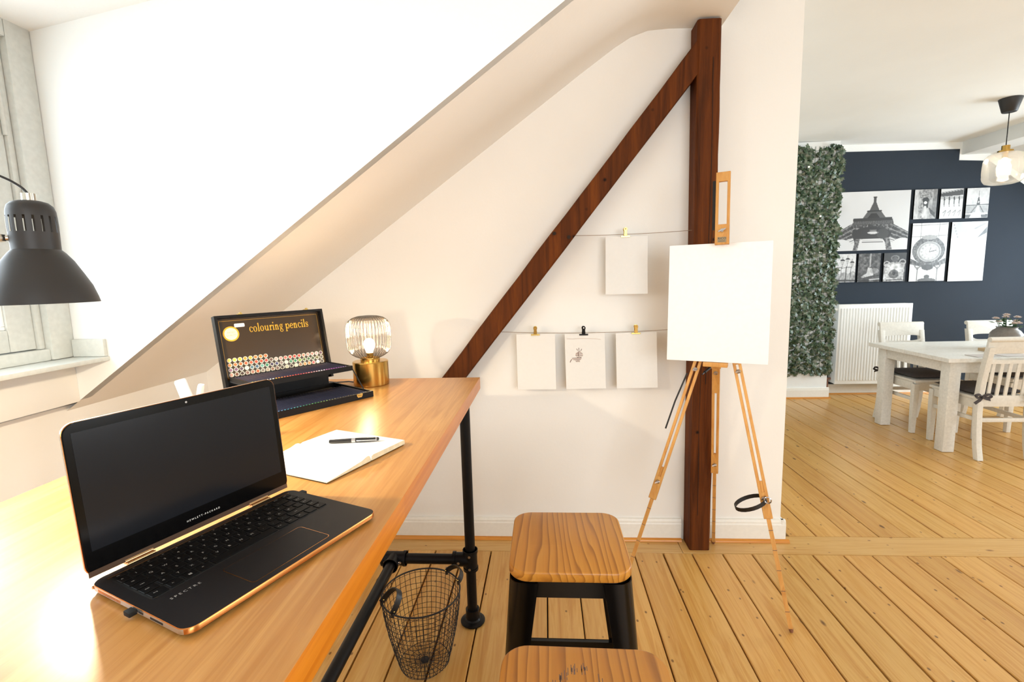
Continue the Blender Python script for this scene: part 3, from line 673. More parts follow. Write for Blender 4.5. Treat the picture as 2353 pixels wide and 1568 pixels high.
# origin: front-right-bottom corner; local x = left->right along the front, y = back
pcs = thing('pencil_case', 'open black wooden pencil case with gold printed lid on the desk', 'case', (-.6082, 1.6265, DZ + .0005), TH)
def tray(name, x0, x1, y0, y1, z0, z1, wall=.006, floor=.004):
    m = MB(); m.box(x0, x1, y0, y1, z0, z0 + floor, 1); m.box(x0, x1, y0, y0 + wall, z0 + floor, z1); m.box(x0, x1, y1 - wall, y1, z0 + floor, z1); m.box(x0, x0 + wall, y0 + wall, y1 - wall, z0 + floor, z1); m.box(x1 - wall, x1, y0 + wall, y1 - wall, z0 + floor, z1)
    return m.build(name, ['box_black', 'tray_felt'], pcs)
tray('base_tray', -CW, 0, 0, CD, 0, CH)
UY0, UY1, UZ0, UZ1 = .098, .262, .086, .103
tray('upper_tray', -CW + .012, -.014, UY0, UY1, UZ0, UZ1)
MB().box(-CW + .02, -.02, CD + .001, CD + .012, .0, .072).build('back_panel', 'box_black', pcs)
for x in (-.0085, -CW + .0085): MB().tube([(x, .112, UZ0 + .004), (x, .045, CH + .001)], .0022, 8).build('support_rod', 'black_wire', pcs, smooth=40)
for x in (-CW * .93, -.055): 
    m = MB(); m.prism([(-.011, .002), (.011, .002), (.011, -.004), (.007, -.010), (-.007, -.010), (-.011, -.004)], (x, -.0022, CH * .9), (1, 0, 0), (0, 0, 1), (0, .0020, 0)); m.tube([(x - .006, -.004, CH * .75), (x + .006, -.004, CH * .75)], .002, 8)
    m.build('clasp', 'brass_clip', pcs, smooth=40)
for x in (-.272, -.10):
    m = MB(); m.prism([(-.011, .002), (.011, .002), (.011, -.004), (.007, -.010), (-.007, -.010), (-.011, -.004)], (x, -.0022, CH * .9), (1, 0, 0), (0, 0, 1), (0, .0020, 0)); m.build('clasp', 'brass_clip', pcs) if False else None
PH = 1.3819; pc_, ps_ = math.cos(PH), math.sin(PH); LH = .284; Y0 = .2759
def C3(x, t, n): return V(x, Y0 + t * pc_ - n * ps_, CH + t * ps_ + n * pc_)
ex, et, en = V(1, 0, 0), C3(0, 1, 0) - C3(0, 0, 0), C3(0, 0, 1) - C3(0, 0, 0)
m = MB(); fw, fd = .0085, .020; tb = .02
def lbox(x0, x1, t0, t1, n0, n1, mi=0): m.obox(C3((x0 + x1) / 2, (t0 + t1) / 2, (n0 + n1) / 2), ex * (x1 - x0), et * (t1 - t0), en * (n1 - n0), mi)
lbox(-CW, 0, tb, LH, -.006, 0); lbox(-CW, 0, LH - fw, LH, 0, fd); lbox(-CW, -CW + fw, tb, LH - fw, 0, fd); lbox(-fw, 0, tb, LH - fw, 0, fd)
clid = m.build('lid', 'box_black', pcs)
def flat(name, poly, mat, n, parent, c=(0, 0), th=.0003):
    return MB().prism([(a + c[0], b_ + c[1]) for a, b_ in poly], C3(0, 0, n), ex, et, en * th).build(name, mat, parent)
sx0, sx1, st0, st1 = -CW + fw + .001, -fw - .001, .068, LH - fw - .001
sheet = flat('printed_sheet', [(sx0, st0), (sx1, st0), (sx1, st1), (sx0, st1)], 'box_print', .0002, clid)
m = MB(); bi = .007
for a0, a1, b0_, b1_ in ((sx0 + bi, sx1 - bi, st0 + bi, st0 + bi + .0013), (sx0 + bi, sx1 - bi, st1 - bi - .0013, st1 - bi), (sx0 + bi, sx0 + bi + .0013, st0 + bi, st1 - bi), (sx1 - bi - .0013, sx1 - bi, st0 + bi, st1 - bi)):
    m.prism([(a0, b0_), (a1, b0_), (a1, b1_), (a0, b1_)], C3(0, 0, .0006), ex, et, en * .0002)
m.build('gold_border', 'gold_line', clid)
def disc(r, n=28): return [(r * math.cos(2 * PI * i / n), r * math.sin(2 * PI * i / n)) for i in range(n)]
sc = (sx0 + .040, st1 - .052)
flat('seal', disc(.0255), 'gold_print', .0006, clid, sc); flat('seal_centre', disc(.0205), 'seal_cream', .0010, clid, sc)
put_text('lettering', 'ARTIST', .0078, 'seal_ink', clid, C3(sc[0], sc[1] + .0045, .0015), ex, et); put_text('lettering', 'QUALITY', .0078, 'seal_ink', clid, C3(sc[0], sc[1] - .0050, .0015), ex, et)
flat('sticker', rounded_rect(.033, .0125, .003, 3), 'sticker', .0014, clid, (sc[0] + .030, sc[1] + .027))
put_text('lettering', 'compo', .0040, 'seal_ink', clid, C3(sc[0] + .027, sc[1] + .027, .0018), ex, et) if False else None
# serif lettering drawn as strokes
def serif_text(s, xh, thick, thin):
    """returns list of polygons (list of (x,y)) and total width; xh = x-height"""
    polys = []; x = 0
    def ring(cx, cy, rx, ry, a0, a1, n=22, tk=thick, tn=thin):
        o_, i_ = [], []
        for k in range(n + 1):
            a = a0 + (a1 - a0) * k / n; t = tn + (tk - tn) * abs(math.cos(a)) ** 1.3; o_.append((cx + rx * math.cos(a), cy + ry * math.sin(a))); i_.append((cx + (rx - t) * math.cos(a), cy + (ry - t * .9) * math.sin(a)))
        for k in range(n): polys.append([o_[k], o_[k + 1], i_[k + 1], i_[k]])
    def rect(a, b_, c, d_): polys.append([(a, b_), (c, b_), (c, d_), (a, d_)])
    sf = xh * .13; st_ = thin * 1.1
    def stem(cx, y0, y1, foot=True, head=True):
        rect(cx - thick / 2, y0, cx + thick / 2, y1)
        if foot: rect(cx - thick / 2 - sf, y0, cx + thick / 2 + sf, y0 + st_)
        if head: polys.append([(cx - thick / 2 - sf * 1.2, y1 - st_ * 2.0), (cx - thick / 2 + .0001, y1 - st_ * 2.4), (cx - thick / 2 + .0001, y1), (cx - thick / 2 - sf * .2, y1 - st_)])
    R = xh / 2
    for ch_ in s:
        if ch_ == ' ': x += xh * .55; continue
        if ch_ == 'o': ring(x + R * .98, R, R * .98, R * 1.03, 0, 2 * PI, 36); x += xh * 1.10
        elif ch_ == 'c': ring(x + R * .95, R, R * .95, R * 1.03, .62, 2 * PI - .75, 30); polys.append([(x + R * 1.75 + thick * .3 * math.cos(q), R * 1.52 + thick * .45 * math.sin(q)) for q in np.linspace(0, 2 * PI, 10)[:-1]]); x += xh * .98
        elif ch_ == 'e': ring(x + R * .95, R, R * .95, R * 1.03, 0.0, 2 * PI - .75, 30); rect(x + thick * .6, R * 1.0, x + R * 1.85, R * 1.0 + thin * 1.2); x += xh * 1.0
        elif ch_ == 'l': stem(x + sf + thick / 2, 0, xh * 1.62); x += thick + sf * 2 + xh * .10
        elif ch_ == 'i': stem(x + sf + thick / 2, 0, xh); polys.append([(x + sf + thick / 2 + thick * .62 * math.cos(q), xh * 1.42 + thick * .62 * math.sin(q)) for q in np.linspace(0, 2 * PI, 12)[:-1]]); x += thick + sf * 2 + xh * .10
        elif ch_ in 'nr':
            stem(x + sf + thick / 2, 0, xh)
            if ch_ == 'n': ring(x + sf + thick + R * .52, xh * .60, R * .62, xh * .42, 0, PI * .92, 16); stem(x + sf + thick + R * 1.14 - thick / 2, 0, xh * .62, True, False); x += xh * 1.12 + sf
            else: ring(x + sf + thick + R * .42, xh * .62, R * .50, xh * .40, .9, PI * .95, 10); polys.append([(x + sf + thick + R * .76 + thick * .5 * math.cos(q), xh * .88 + thick * .5 * math.sin(q)) for q in np.linspace(0, 2 * PI, 10)[:-1]]); x += xh * .80
        elif ch_ == 'u': stem(x + sf + thick / 2, xh * .38, xh, False); ring(x + sf + R * .80, xh * .40, R * .80, xh * .42, PI, 2 * PI * .97, 16); stem(x + sf + R * 1.62 - thick / 2 + thick * .3, 0, xh, True, True); x += xh * 1.16 + sf
        elif ch_ == 'g': ring(x + R * .85, xh * .64, R * .78, xh * .38, 0, 2 * PI, 28); rect(x + R * 1.45, xh * .88, x + R * 1.95, xh * .98); ring(x + R * .92, -xh * .22, R * .92, xh * .30, 0, 2 * PI, 28, thick * .75); polys.append([(x + R * .35, xh * .30), (x + R * .60, xh * .30), (x + R * .50, xh * .05), (x + R * .25, xh * .12)]); rect(x + R * .35, xh * .03, x + R * 1.35, xh * .03 + thin * 1.5); x += xh * 1.04
        elif ch_ == 'p': stem(x + sf + thick / 2, -xh * .52, xh); ring(x + sf + thick + R * .72, R, R * .86, R * 1.03, -PI * .86, PI * .86, 26); x += xh * 1.14 + sf
        elif ch_ == 's':
            r1 = xh * .27; cxs = x + R * .72
            ctr = [(cxs + r1 * 1.05 * math.cos(a), xh * .75 + r1 * .82 * math.sin(a)) for a in np.linspace(.45, PI * 1.42, 13)] + [(cxs + r1 * 1.12 * math.cos(a), xh * .27 + r1 * .92 * math.sin(a)) for a in np.linspace(PI * .42, -PI * .86, 13)]
            for k in range(len(ctr) - 1):
                (ax_, ay_), (bx_, by_) = ctr[k], ctr[k + 1]; tk = thin + (thick - thin) * math.exp(-((k - 12) / 5.0) ** 2) * .95; dx_, dy_ = bx_ - ax_, by_ - ay_; l_ = math.hypot(dx_, dy_) + 1e-9; nx_, ny_ = -dy_ / l_ * tk / 2, dx_ / l_ * tk / 2
                polys.append([(ax_ + nx_, ay_ + ny_), (bx_ + nx_, by_ + ny_), (bx_ - nx_, by_ - ny_), (ax_ - nx_, ay_ - ny_)])
            rect(cxs + r1 * .95, xh * .70, cxs + r1 * .95 + thin * 1.1, xh * .98); rect(cxs - r1 * 1.05, xh * .03, cxs - r1 * 1.05 + thin * 1.1, xh * .32); x += xh * .80
        x += xh * .06
    return polys, x
polys, tw = serif_text('colouring pencils', .0185, .0044, .0016)
sclx = .212 / tw; m = MB()
for i, pg in enumerate(polys): m.prism([(sc[0] + .060 + a * sclx, st1 - .052 + b_) for a, b_ in pg], C3(0, 0, .0006 + .00002 * (i % 5)), ex, et, en * .0003)
m.build('lettering', 'gold_print', clid)
# colour dots, each its own printed disc
rowsd = ['yyyoooorr' [0:8] + '             ' , '', '', '']
D1 = ['e6c45a', 'd8c24c', 'dcae3c', 'e2953a', 'e5a63a', 'dc7a44', 'e07a3c', 'dd6a3a'] + [None] * 13
D2 = ['e8874a', 'e2703e', 'dd6a3a', 'd9603c', 'df5a3c', 'cf5038', 'e0523c', 'b44840', '6a5048', 'e0a8a0', 'd88c88', 'd46a60', 'd85048', 'd84a40', 'd0443c', 'd88070', 'c88a88', 'd07a78', 'b89098', '7a5868', None]
D3 = ['8a6a80', '7a5a74', '5a4858', 'b8c4c8', '5a7888', '44607a', '6aa098', '3a8468', '4a4058', '4a4a70', '8a7a78', 'c8dcc4', '4a8468', '34805c', '7a9a3c', '5a6a38', '3a5c40', '384a34', '5a5a38', '706858', None]
D4 = ['c09080', '704838', '403028', '806058', 'a87868', 'b86038', '8a8078', 'a89888', '8a6858', '786058', '443830', 'b8b8a0', '3a2c28', 'e0c8b8', '98745c', 'dc9060', 'd88858', 'd86068', 'ece8dc', '5a5048', None]
DM = {}
dmesh = None
for ri, row in enumerate((D1, D2, D3, D4)):
    for ci in range(20):
        c = row[ci] if ci < len(row) else None
        if c is None: continue
        if c not in DM: r_, g_, b_ = int(c[:2], 16), int(c[2:4], 16), int(c[4:], 16); plain('dot_' + c, rgb(r_, g_, b_), 0.4); DM[c] = 1
        px = sx0 + .020 + ci * (sx1 - sx0 - .036) / 19.0; pt = st0 + .066 - ri * .0163
        mm = MB(); mm.prism(disc(.0073, 16), (0, 0, 0), (1, 0, 0), (0, 1, 0), (0, 0, .0003), 0); mm.prism(disc(.0054, 16), (-.0005, .0004, .0003), (1, 0, 0), (0, 1, 0), (0, 0, .0002), 1)
        o = mm.build('colour_dot', ['dot_white', 'dot_' + c], clid)
        p = C3(px, pt, .0006); o.matrix_local = Matrix(((1, et.x, en.x, p.x), (0, et.y, en.y, p.y), (0, et.z, en.z, p.z), (0, 0, 0, 1)))
# latch hooks on top of the lid
for x in (-CW * .78, -CW * .16):
    m = MB(); m.obox(C3(x, LH + .0015, .010), ex * .016, et * .003, en * .012); m.obox(C3(x + .003, LH + .005, .010), ex * .006, et * .006, en * .008); m.build('latch', 'brass_clip', clid)
# coloured pencils lying in the two trays
pm = Matrix.Translation(pcs.location) @ Matrix.Rotation(TH, 4, 'Z')
spect = ['d8c840', 'e0c030', 'e8dcc8', 'e0d8d0', 'e8a030', 'd88030', 'd06038', 'c84a38', 'c83c38', 'b83840', 'c05050', 'd88080', 'e0b0b0', 'e8d8d8', 'e0c8d8', 'b060a0', '9a48a0', '8a4898', '7a5090', '605080']
def pencil(x, y0, y1, z, col, lab, grp):
    if 'tip_' + col not in MATS: plain('tip_' + col, rgb(int(col[:2], 16), int(col[2:4], 16), int(col[4:], 16)), 0.5)
    r_ = .0034; o = thing('pencil', lab, 'pencil', pm @ V(x, y0, z), TH, grp)
    m = MB(); m.tube([(0, .012, r_), (0, y1 - y0, r_)], r_, 6); m.build('barrel', 'pencil_barrel', o)
    m = MB(); m.tube([(0, 0, r_), (0, .012, r_)], [.0010, r_], 6); m.build('tip', 'tip_' + col, o)
cold = ['405a80', '406a90', '3a7a90', '3a8080', '3a805a', '4a8a48', '6a8a40', '6a6a50', '504840', '403830', '303030', '606060']
UN = ['', 'first', 'second', 'third', 'fourth', 'fifth', 'sixth', 'seventh', 'eighth', 'ninth', 'tenth', 'eleventh', 'twelfth', 'thirteenth', 'fourteenth', 'fifteenth', 'sixteenth', 'seventeenth', 'eighteenth', 'nineteenth', 'twentieth']
def ordinal(n): return UN[n] if n <= 20 else {2: 'twenty-', 3: 'thirty-'}[n // 10] + UN[n % 10] if n % 10 else {3: 'thirtieth', 4: 'fortieth'}[n // 10]
for i in range(36):
    x = -CW + .026 + i * (CW - .056) / 35
    pencil(x, UY0 + .009, UY1 - .009, UZ1 - .0068, spect[int(i / 36 * len(spect))], ordinal(i + 1) + ' pencil from the left in the raised tray of the pencil case', 'pencils in the raised tray')
for i in range(36):
    x = -CW + .0165 + i * (CW - .033) / 35
    pencil(x, .009, .180, CH - .0082, cold[int(i / 36 * len(cold))], ordinal(i + 1) + ' pencil from the left in the bottom tray of the pencil case', 'pencils in the bottom tray')
for k, (xa, xb, ya, yb_, zz) in enumerate(((-CW + .019, -.021, UY0 + .03, UY0 + .036, UZ0 + .0042), (-CW + .019, -.021, UY1 - .036, UY1 - .03, UZ0 + .0042), (-CW + .007, -.007, .03, .036, .0042), (-CW + .007, -.007, .15, .156, .0042))):
    MB().box(xa, xb, ya, yb_, zz, zz + (.0055 if k < 2 else .0078)).build('pencil_rest', 'tray_felt', pcs)

# ================================================================== TABLE LAMP
tl = thing('table_lamp', 'lit table lamp with ribbed smoked glass shade and brass base', 'lamp', (-.690, 1.835, DZ + .0005))
MB().lathe([(0, 0), (.066, 0), (.068, .002), (.068, .090), (.066, .093), (.037, .094), (.037, .106), (.034, .107), (0, .107)], n=48).build('base', 'brass', tl, smooth=30)
gp = [(.036, .104), (.040, .106), (.055, .113), (.070, .124), (.079, .138), (.082, .155), (.083, .19), (.083, .222), (.080, .238), (.072, .252), (.058, .263), (.038, .269), (.018, .271), (.006, .270)]
MB().lathe(gp, n=320, caps=False, rib=.026, ribs=40).build('shade', 'smoke_glass', tl, smooth=60)
MB().lathe([(0, .107), (.013, .107), (.013, .125), (0, .125)], n=20).build('socket', 'brass', tl, smooth=40)
MB().lathe([(0, .125), (.012, .125), (.015, .135), (.021, .150), (.022, .160), (.018, .172), (.009, .180), (0, .182)], n=24).build('bulb', 'bulb_warm', tl, smooth=60)
MB().tube([(-.066, .01, .004), (-.10, .02, .006), (-.15, .015, .004), (-.20, .035, .003), (-.27, .06, .003)], .0028, 8).build('cord', 'cable_black', tl, smooth=40)
def bulb_light(name, loc, energy, col, rad):
    l = bpy.data.lights.new(name, 'POINT'); l.energy = energy; l.color = col; l.shadow_soft_size = rad
    o = bpy.data.objects.new(name, l); COL.objects.link(o); o.location = loc; return o
bulb_light('table_lamp_glow', (-.690, 1.835, DZ + .195), 4.5, (1, .72, .42), .02)

# ================================================================== DESK LAMP
lx, ly, lz = -.980, .888, 1.435
dl = thing('desk_lamp', 'black metal work lamp with vented dome shade over the desk', 'lamp', (lx, ly, DZ))
def at(p): return [(r_, z + lz - DZ) for r_, z in p]
out = [(.085, 0), (.0826, .011), (.0761, .0336), (.0655, .056), (.0525, .082), (.042, .097), (.0345, .105)]
inn = [(r_ - .0015, z) for r_, z in out]
sh = MB().lathe(at(out), n=56, caps=False).build('shade', 'lamp_black', dl, smooth=60)
MB().lathe(at([(.085, -.0002)] + inn), n=56, caps=False).build('shade_lining', 'lamp_inside', dl, smooth=60)
# vented neck: ring of louvre posts between two bands
nk = MB(); nk.lathe(at([(.0362, .103), (.0362, .110), (.0368, .136)]), n=60, caps=False); nk.lathe(at([(.0366, .166), (.0360, .176), (.0330, .186), (.027, .192), (.018, .195), (.008, .1963), (0, .1965)]), n=60, caps=False)
ns = 18
for k in range(ns):
    a0 = 2 * PI * (k + .15) / ns; a1 = 2 * PI * (k + .85) / ns
    nk.lathe(at([(.0368, .136), (.0370, .150), (.0366, .166)]), n=4, caps=False, a0=a0, a1=a1)
nk.build('vent_neck', 'lamp_black', dl, smooth=50)
MB().lathe(at([(0, .196), (.011, .196), (.011, .209), (.004, .210), (0, .210)]), n=20).build('cable_gland', 'steel_rod', dl, smooth=40)
MB().lathe(at([(0, .075), (.014, .075), (.014, .128), (0, .128)]), n=20).build('socket', 'lamp_black', dl, smooth=40)
MB().lathe(at([(0, .085), (.013, .080), (.016, .070), (.027, .050), (.029, .042), (.024, .030), (.012, .023), (0, .021)]), n=24).build('bulb', 'bulb_warm', dl, smooth=60)
jz = .125; LZ = lz - DZ
jd = V(-.8, -.6, 0)
MB().tube([V(0, 0, LZ + jz) + jd * .036, V(0, 0, LZ + jz) + jd * .062], .0055, 12).build('joint', 'steel_rod', dl, smooth=40)
MB().lathe([(0, -.008), (.008, -.006), (.010, 0), (.008, .006), (0, .008)], V(0, 0, LZ + jz) + jd * .048, 14).build('knob', 'steel_rod', dl, smooth=50)
el = V(-.26, -.25, LZ + .16)
MB().tube([V(0, 0, LZ + jz) + jd * .055, el], .0055, 12).build('upper_arm', 'steel_rod', dl, smooth=40)
ft = V(-.045, -.43, .0005)
MB().tube([el, ft + V(0, 0, .05)], .0055, 12).build('lower_arm', 'steel_rod', dl, smooth=40)
m = MB(); m.lathe([(0, .0), (.016, .0), (.016, .055), (0, .055)], ft, 16); m.box(ft.x - .05, ft.x + .03, ft.y - .02, ft.y + .02, .0005, .008); m.box(ft.x - .05, ft.x - .042, ft.y - .02, ft.y + .02, -.085, .008); m.box(ft.x - .05, ft.x + .02, ft.y - .02, ft.y + .02, -.092, -.085); m.build('clamp', 'lamp_black', dl, smooth=40)
cp = [(0, 0, LZ + .208), (-.010, -.004, LZ + .222), (-.030, -.016, LZ + .238), (-.062, -.036, LZ + .252), (-.11, -.07, LZ + .252), (-.19, -.15, LZ + .215), (-.255, -.245, LZ + .17)]
def smooth_path(P, k=6):
    P = [Vector(p) for p in P]; out_ = []
    for i in range(len(P) - 1):
        a, b_, c, d_ = P[max(i - 1, 0)], P[i], P[i + 1], P[min(i + 2, len(P) - 1)]
        for j in range(k):
            t = j / k; out_.append(.5 * ((2 * b_) + (c - a) * t + (2 * a - 5 * b_ + 4 * c - d_) * t * t + (3 * b_ - a - 3 * c + d_) * t ** 3))
    return out_ + [P[-1]]
MB().tube(smooth_path(cp), .0022, 8).build('cable', 'cable_black', dl, smooth=40)
bulb_light('desk_lamp_glow', (lx, ly, lz + .012), 52.0, (1, .83, .60), .022)

# ================================================================== MARKERS IN A CUP
cup = MB().lathe([(0, 0), (.030, 0), (.033, .085), (.031, .085), (.028, .004), (0, .004)], (0, 0, 0), 28).build('pen_cup', 'white_gloss', None, smooth=40); cup.location = (-.862, 1.10, DZ + .0005)
tag(cup, 'small white cup holding white markers behind the laptop', 'cup')
for (a, b_, r_, lab) in (((-.850, 1.108, DZ + .012), (-.897, 1.106, DZ + .176), .0125, 'thick white marker leaning left behind the laptop'), ((-.868, 1.086, DZ + .012), (-.826, 1.084, DZ + .168), .0070, 'thin white marker leaning right behind the laptop')):
    a, b_ = V(*a), V(*b_); t = thing('marker', lab, 'marker', a)
    MB().tube([V(0, 0, 0), (b_ - a) * .6], r_, 20).build('barrel', 'marker_white', t, smooth=40); MB().tube([(b_ - a) * .6, (b_ - a) * .97, b_ - a], [r_ * 1.04, r_ * 1.04, r_ * .86], 20).build('cap', 'marker_white', t, smooth=40)
    if r_ < .01:
        q = (b_ - a) * .86 + V(0, -r_ * 1.06, 0); MB().obox(q, V(.003, 0, .0), V(0, .0002, 0), (b_ - a).normalized() * .022).build('print', 'marker_ink', t)

# ================================================================== STOOLS
def stool():
    t = thing('bar_stool', 'x', 'stool')
    SZ = .75; rr_ = rounded_rect(.305, .305, .050, 8)
    rings = [[V(a * .985, b_ * .985, SZ - .026) for a, b_ in rr_], [V(a, b_, SZ - .022) for a, b_ in rr_], [V(a, b_, SZ - .005) for a, b_ in rr_], [V(a * .992, b_ * .992, SZ - .0012) for a, b_ in rr_], [V(a * .975, b_ * .975, SZ) for a, b_ in rr_]]
    loft(rings).build('seat', 'seat_wood', t, smooth=50, weld=True)
    zt, zb = SZ - .026, 0.012
    def hw(z): return .150 + (.205 - .150) * (zt - z) / zt
    # collar right under the seat
    a = rounded_rect(.290, .290, .045, 8)
    loft([[V(p, q, SZ - .0262) for p, q in a], [V(p * 1.03, q * 1.03, SZ - .045) for p, q in a]], caps=(False, False)).build('collar', 'black_steel', t, smooth=50)
    for sx in (-1, 1):
        for sy in (-1, 1):
            m = MB(); zs = [zt - .004, .69, .60, .45, .30, .15, zb]; wid = [.074, .070, .064, .056, .048, .042, .038]
            o_, i_ = [], []
            prof_out = []
            for z, wd in zip(zs, wid):
                h = hw(z); c = .030
                loop = [(h - wd, h)] + [(h - c + c * math.sin(q), h - c + c * math.cos(q)) for q in np.linspace(0, PI / 2, 6)] + [(h, h - wd)]
                inn_ = [(h - wd, h - .003)] + [(h - c + (c - .003) * math.sin(q), h - c + (c - .003) * math.cos(q)) for q in np.linspace(0, PI / 2, 6)] + [(h - .003, h - wd)]
                prof_out.append([V(sx * p, sy * q, z) for p, q in loop] + [V(sx * p, sy * q, z) for p, q in inn_[::-1]])
            loft(prof_out).build('leg', 'black_steel', t, smooth=40, weld=True)
            h = hw(.012); MB().box(sx * (h - .02) - .02, sx * (h - .02) + .02, sy * (h - .02) - .02, sy * (h - .02) + .02, .0, .014).build('foot_cap', 'rubber', t, bevel=.003)
    for k in range(4):
        R_ = Matrix.Rotation(k * PI / 2, 4, 'Z'); m = MB()
        h1, h2 = hw(zt), hw(.685); m.prism([(-h1 + .07, 0), (h1 - .07, 0), (h2 - .068, .685 - zt), (-h2 + .068, .685 - zt)], (0, -h1, zt), (1, 0, 0), (0, (h2 - h1) / (zt - .685), 1), (0, .003, 0))
        o = m.build('apron', 'black_steel', t); o.matrix_local = R_
        h = hw(.29); m = MB(); m.box(-h + .04, h - .04, -h, -h + .004, .275, .305); m.box(-h + .04, h - .04, -h, -h + .014, .302, .305); o = m.build('footrest', 'black_steel', t); o.matrix_local = R_
    return t
s1 = stool(); s1.location = (.050, 1.238, .0025); s1['label'] = 'black steel bar stool with wooden seat, the one nearer the wall'; s1['group'] = 'bar stools at the desk'
index_children(); s2 = dup(s1); s2.location = (.057, .700, .0025); s2.rotation_euler = (0, 0, math.radians(-1)); s2['label'] = 'black steel bar stool with dark knot in its wooden seat, cut by frame edge'
m = MB(); rk = random.Random(2)
for k in range(34):
    x = rk.gauss(-.012, .026); y = .104 - 1.6 * abs(x + .008) ** 1.2 + rk.uniform(-.012, .006); l_ = rk.uniform(.006, .02); m.box(x - .0007, x + .0007, y - l_ / 2, y + l_ / 2, .7499, .75015)
tag(m.build('knot_mark', 'ink_brown', s2), kind='stuff')

# ================================================================== WASTE BASKET
bk = thing('waste_basket', 'round black wire waste basket with leather handles under the desk', 'basket', (-.487, 1.662, .003), .2)
RT, RB, HB = .146, .092, .29
def rad(z): t = z / HB; return RB + (RT - RB) * (1 - (1 - t) ** 1.5)
m = MB(); nv_ = 42
rng = random.Random(3)
for k in range(nv_):
    a = 2 * PI * k / nv_; ph = rng.uniform(-.012, .012)
    m.tube([(rad(z) * math.cos(a + ph * math.sin(z * 22)), rad(z) * math.sin(a + ph * math.sin(z * 22)), z) for z in np.linspace(.003, HB, 11)], .0011, 4, caps=False)
for z in np.linspace(.006, HB - .012, 14):
    ph = rng.uniform(0, 6); m.tube([((rad(z) + .001) * math.cos(a), (rad(z) + .001) * math.sin(a), z + .0025 * math.sin(3 * a + ph) + .0015 * math.sin(7 * a + ph * 2)) for a in np.linspace(0, 2 * PI, 43)[:-1]], .0011, 4, closed=True)
tag(m.build('wire_mesh', 'black_wire', bk, smooth=60), kind='stuff')
m = MB()
for k in range(24): a = 2 * PI * k / 24; m.tube([(.012 * math.cos(a), .012 * math.sin(a), .005), (RB * math.cos(a), RB * math.sin(a), .004)], .0011, 4)
for r_ in (.035, .06, RB): m.tube([(r_ * math.cos(a), r_ * math.sin(a), .006) for a in np.linspace(0, 2 * PI, 33)[:-1]], .0011, 4, closed=True)
m.lathe([(0, .003), (.016, .003), (.016, .007), (0, .007)], n=16); m.build('bottom_grid', 'black_wire', bk)
MB().tube([(RT * math.cos(a), RT * math.sin(a), HB) for a in np.linspace(0, 2 * PI, 65)[:-1]], .0030, 8, closed=True).build('rim', 'black_wire', bk, smooth=60)
def handle(a_mid, sep, up_in, tilt):
    pts = []
    A = V(RT * math.cos(a_mid - sep), RT * math.sin(a_mid - sep), HB); B_ = V(RT * math.cos(a_mid + sep), RT * math.sin(a_mid + sep), HB)
    mid = (A + B_) / 2; inw = -V(math.cos(a_mid), math.sin(a_mid), 0)
    for t in np.linspace(0, PI, 15): pts.append(mid + (A - mid) * math.cos(t) + (inw * tilt + V(0, 0, up_in)) * math.sin(t))
    wd = inw if up_in > abs(tilt) else V(0, 0, 1)
    h = MB().ribbon(pts, (inw * up_in - V(0, 0, tilt)).normalized() if False else inw.cross(V(0, 0, 1)).cross(inw) if False else (A - B_).normalized().cross((inw * tilt + V(0, 0, up_in)).normalized()), .025, .003).build('handle', 'black_leather', bk, smooth=50)
    for P in (A, B_):
        MB().tube([P + V(0, 0, -.012), P + V(0, 0, .004)], .006, 10).build('strap_end', 'black_leather', h, smooth=40)
        for q in (-.004, .004): MB().lathe([(0, 0), (.003, 0), (.002, .002), (0, .0025)], P + inw * .006 + V(0, 0, .008) + (A - B_).normalized() * q, 8).build('rivet', 'brass', h, smooth=50)
handle(math.radians(212), .30, .050, .048); handle(math.radians(32), .30, .022, -.034)

# ================================================================== EASEL, CANVAS
ev = V(.915, -.404, 0); nf = V(-.404, -.915, 0)   # to the right, and toward the viewer
AP = V(.757, 2.185, 1.31)
es = thing('easel', 'wooden tripod studio easel with slotted telescopic legs by the post', 'easel', (.757, 2.185, .003)); EO = es.location.copy()
def eb(m, name, mat='easel_wood', parent=None, **k): return m.build(name, mat, parent or es, sub=EO, **k)
def slotted(m, p0, p1, w, t, side, slot=.012, head=.05, foot=.05):
    p0, p1 = V(*p0), V(*p1); d_ = (p1 - p0); a = d_.normalized(); sd = V(*side); sd = (sd - a * sd.dot(a)).normalized(); n_ = a.cross(sd); L_ = d_.length
    for s in (-1, 1): m.bar(p0 + sd * s * (slot / 2 + (w - slot) / 4), p1 + sd * s * (slot / 2 + (w - slot) / 4), (w - slot) / 2, t, sd)
    m.bar(p0, p0 + a * head, w, t * .98, sd); m.bar(p1 - a * foot, p1, w, t * .98, sd)
feet = [(V(.338, 2.125, .003), 'l'), (V(.974, 1.861, .003), 'r'), (V(.887, 2.520, .003), 'b')]
tops = {'l': V(.752, 2.205, 1.29), 'r': V(.796, 2.190, 1.29), 'b': V(.772, 2.232, 1.24)}
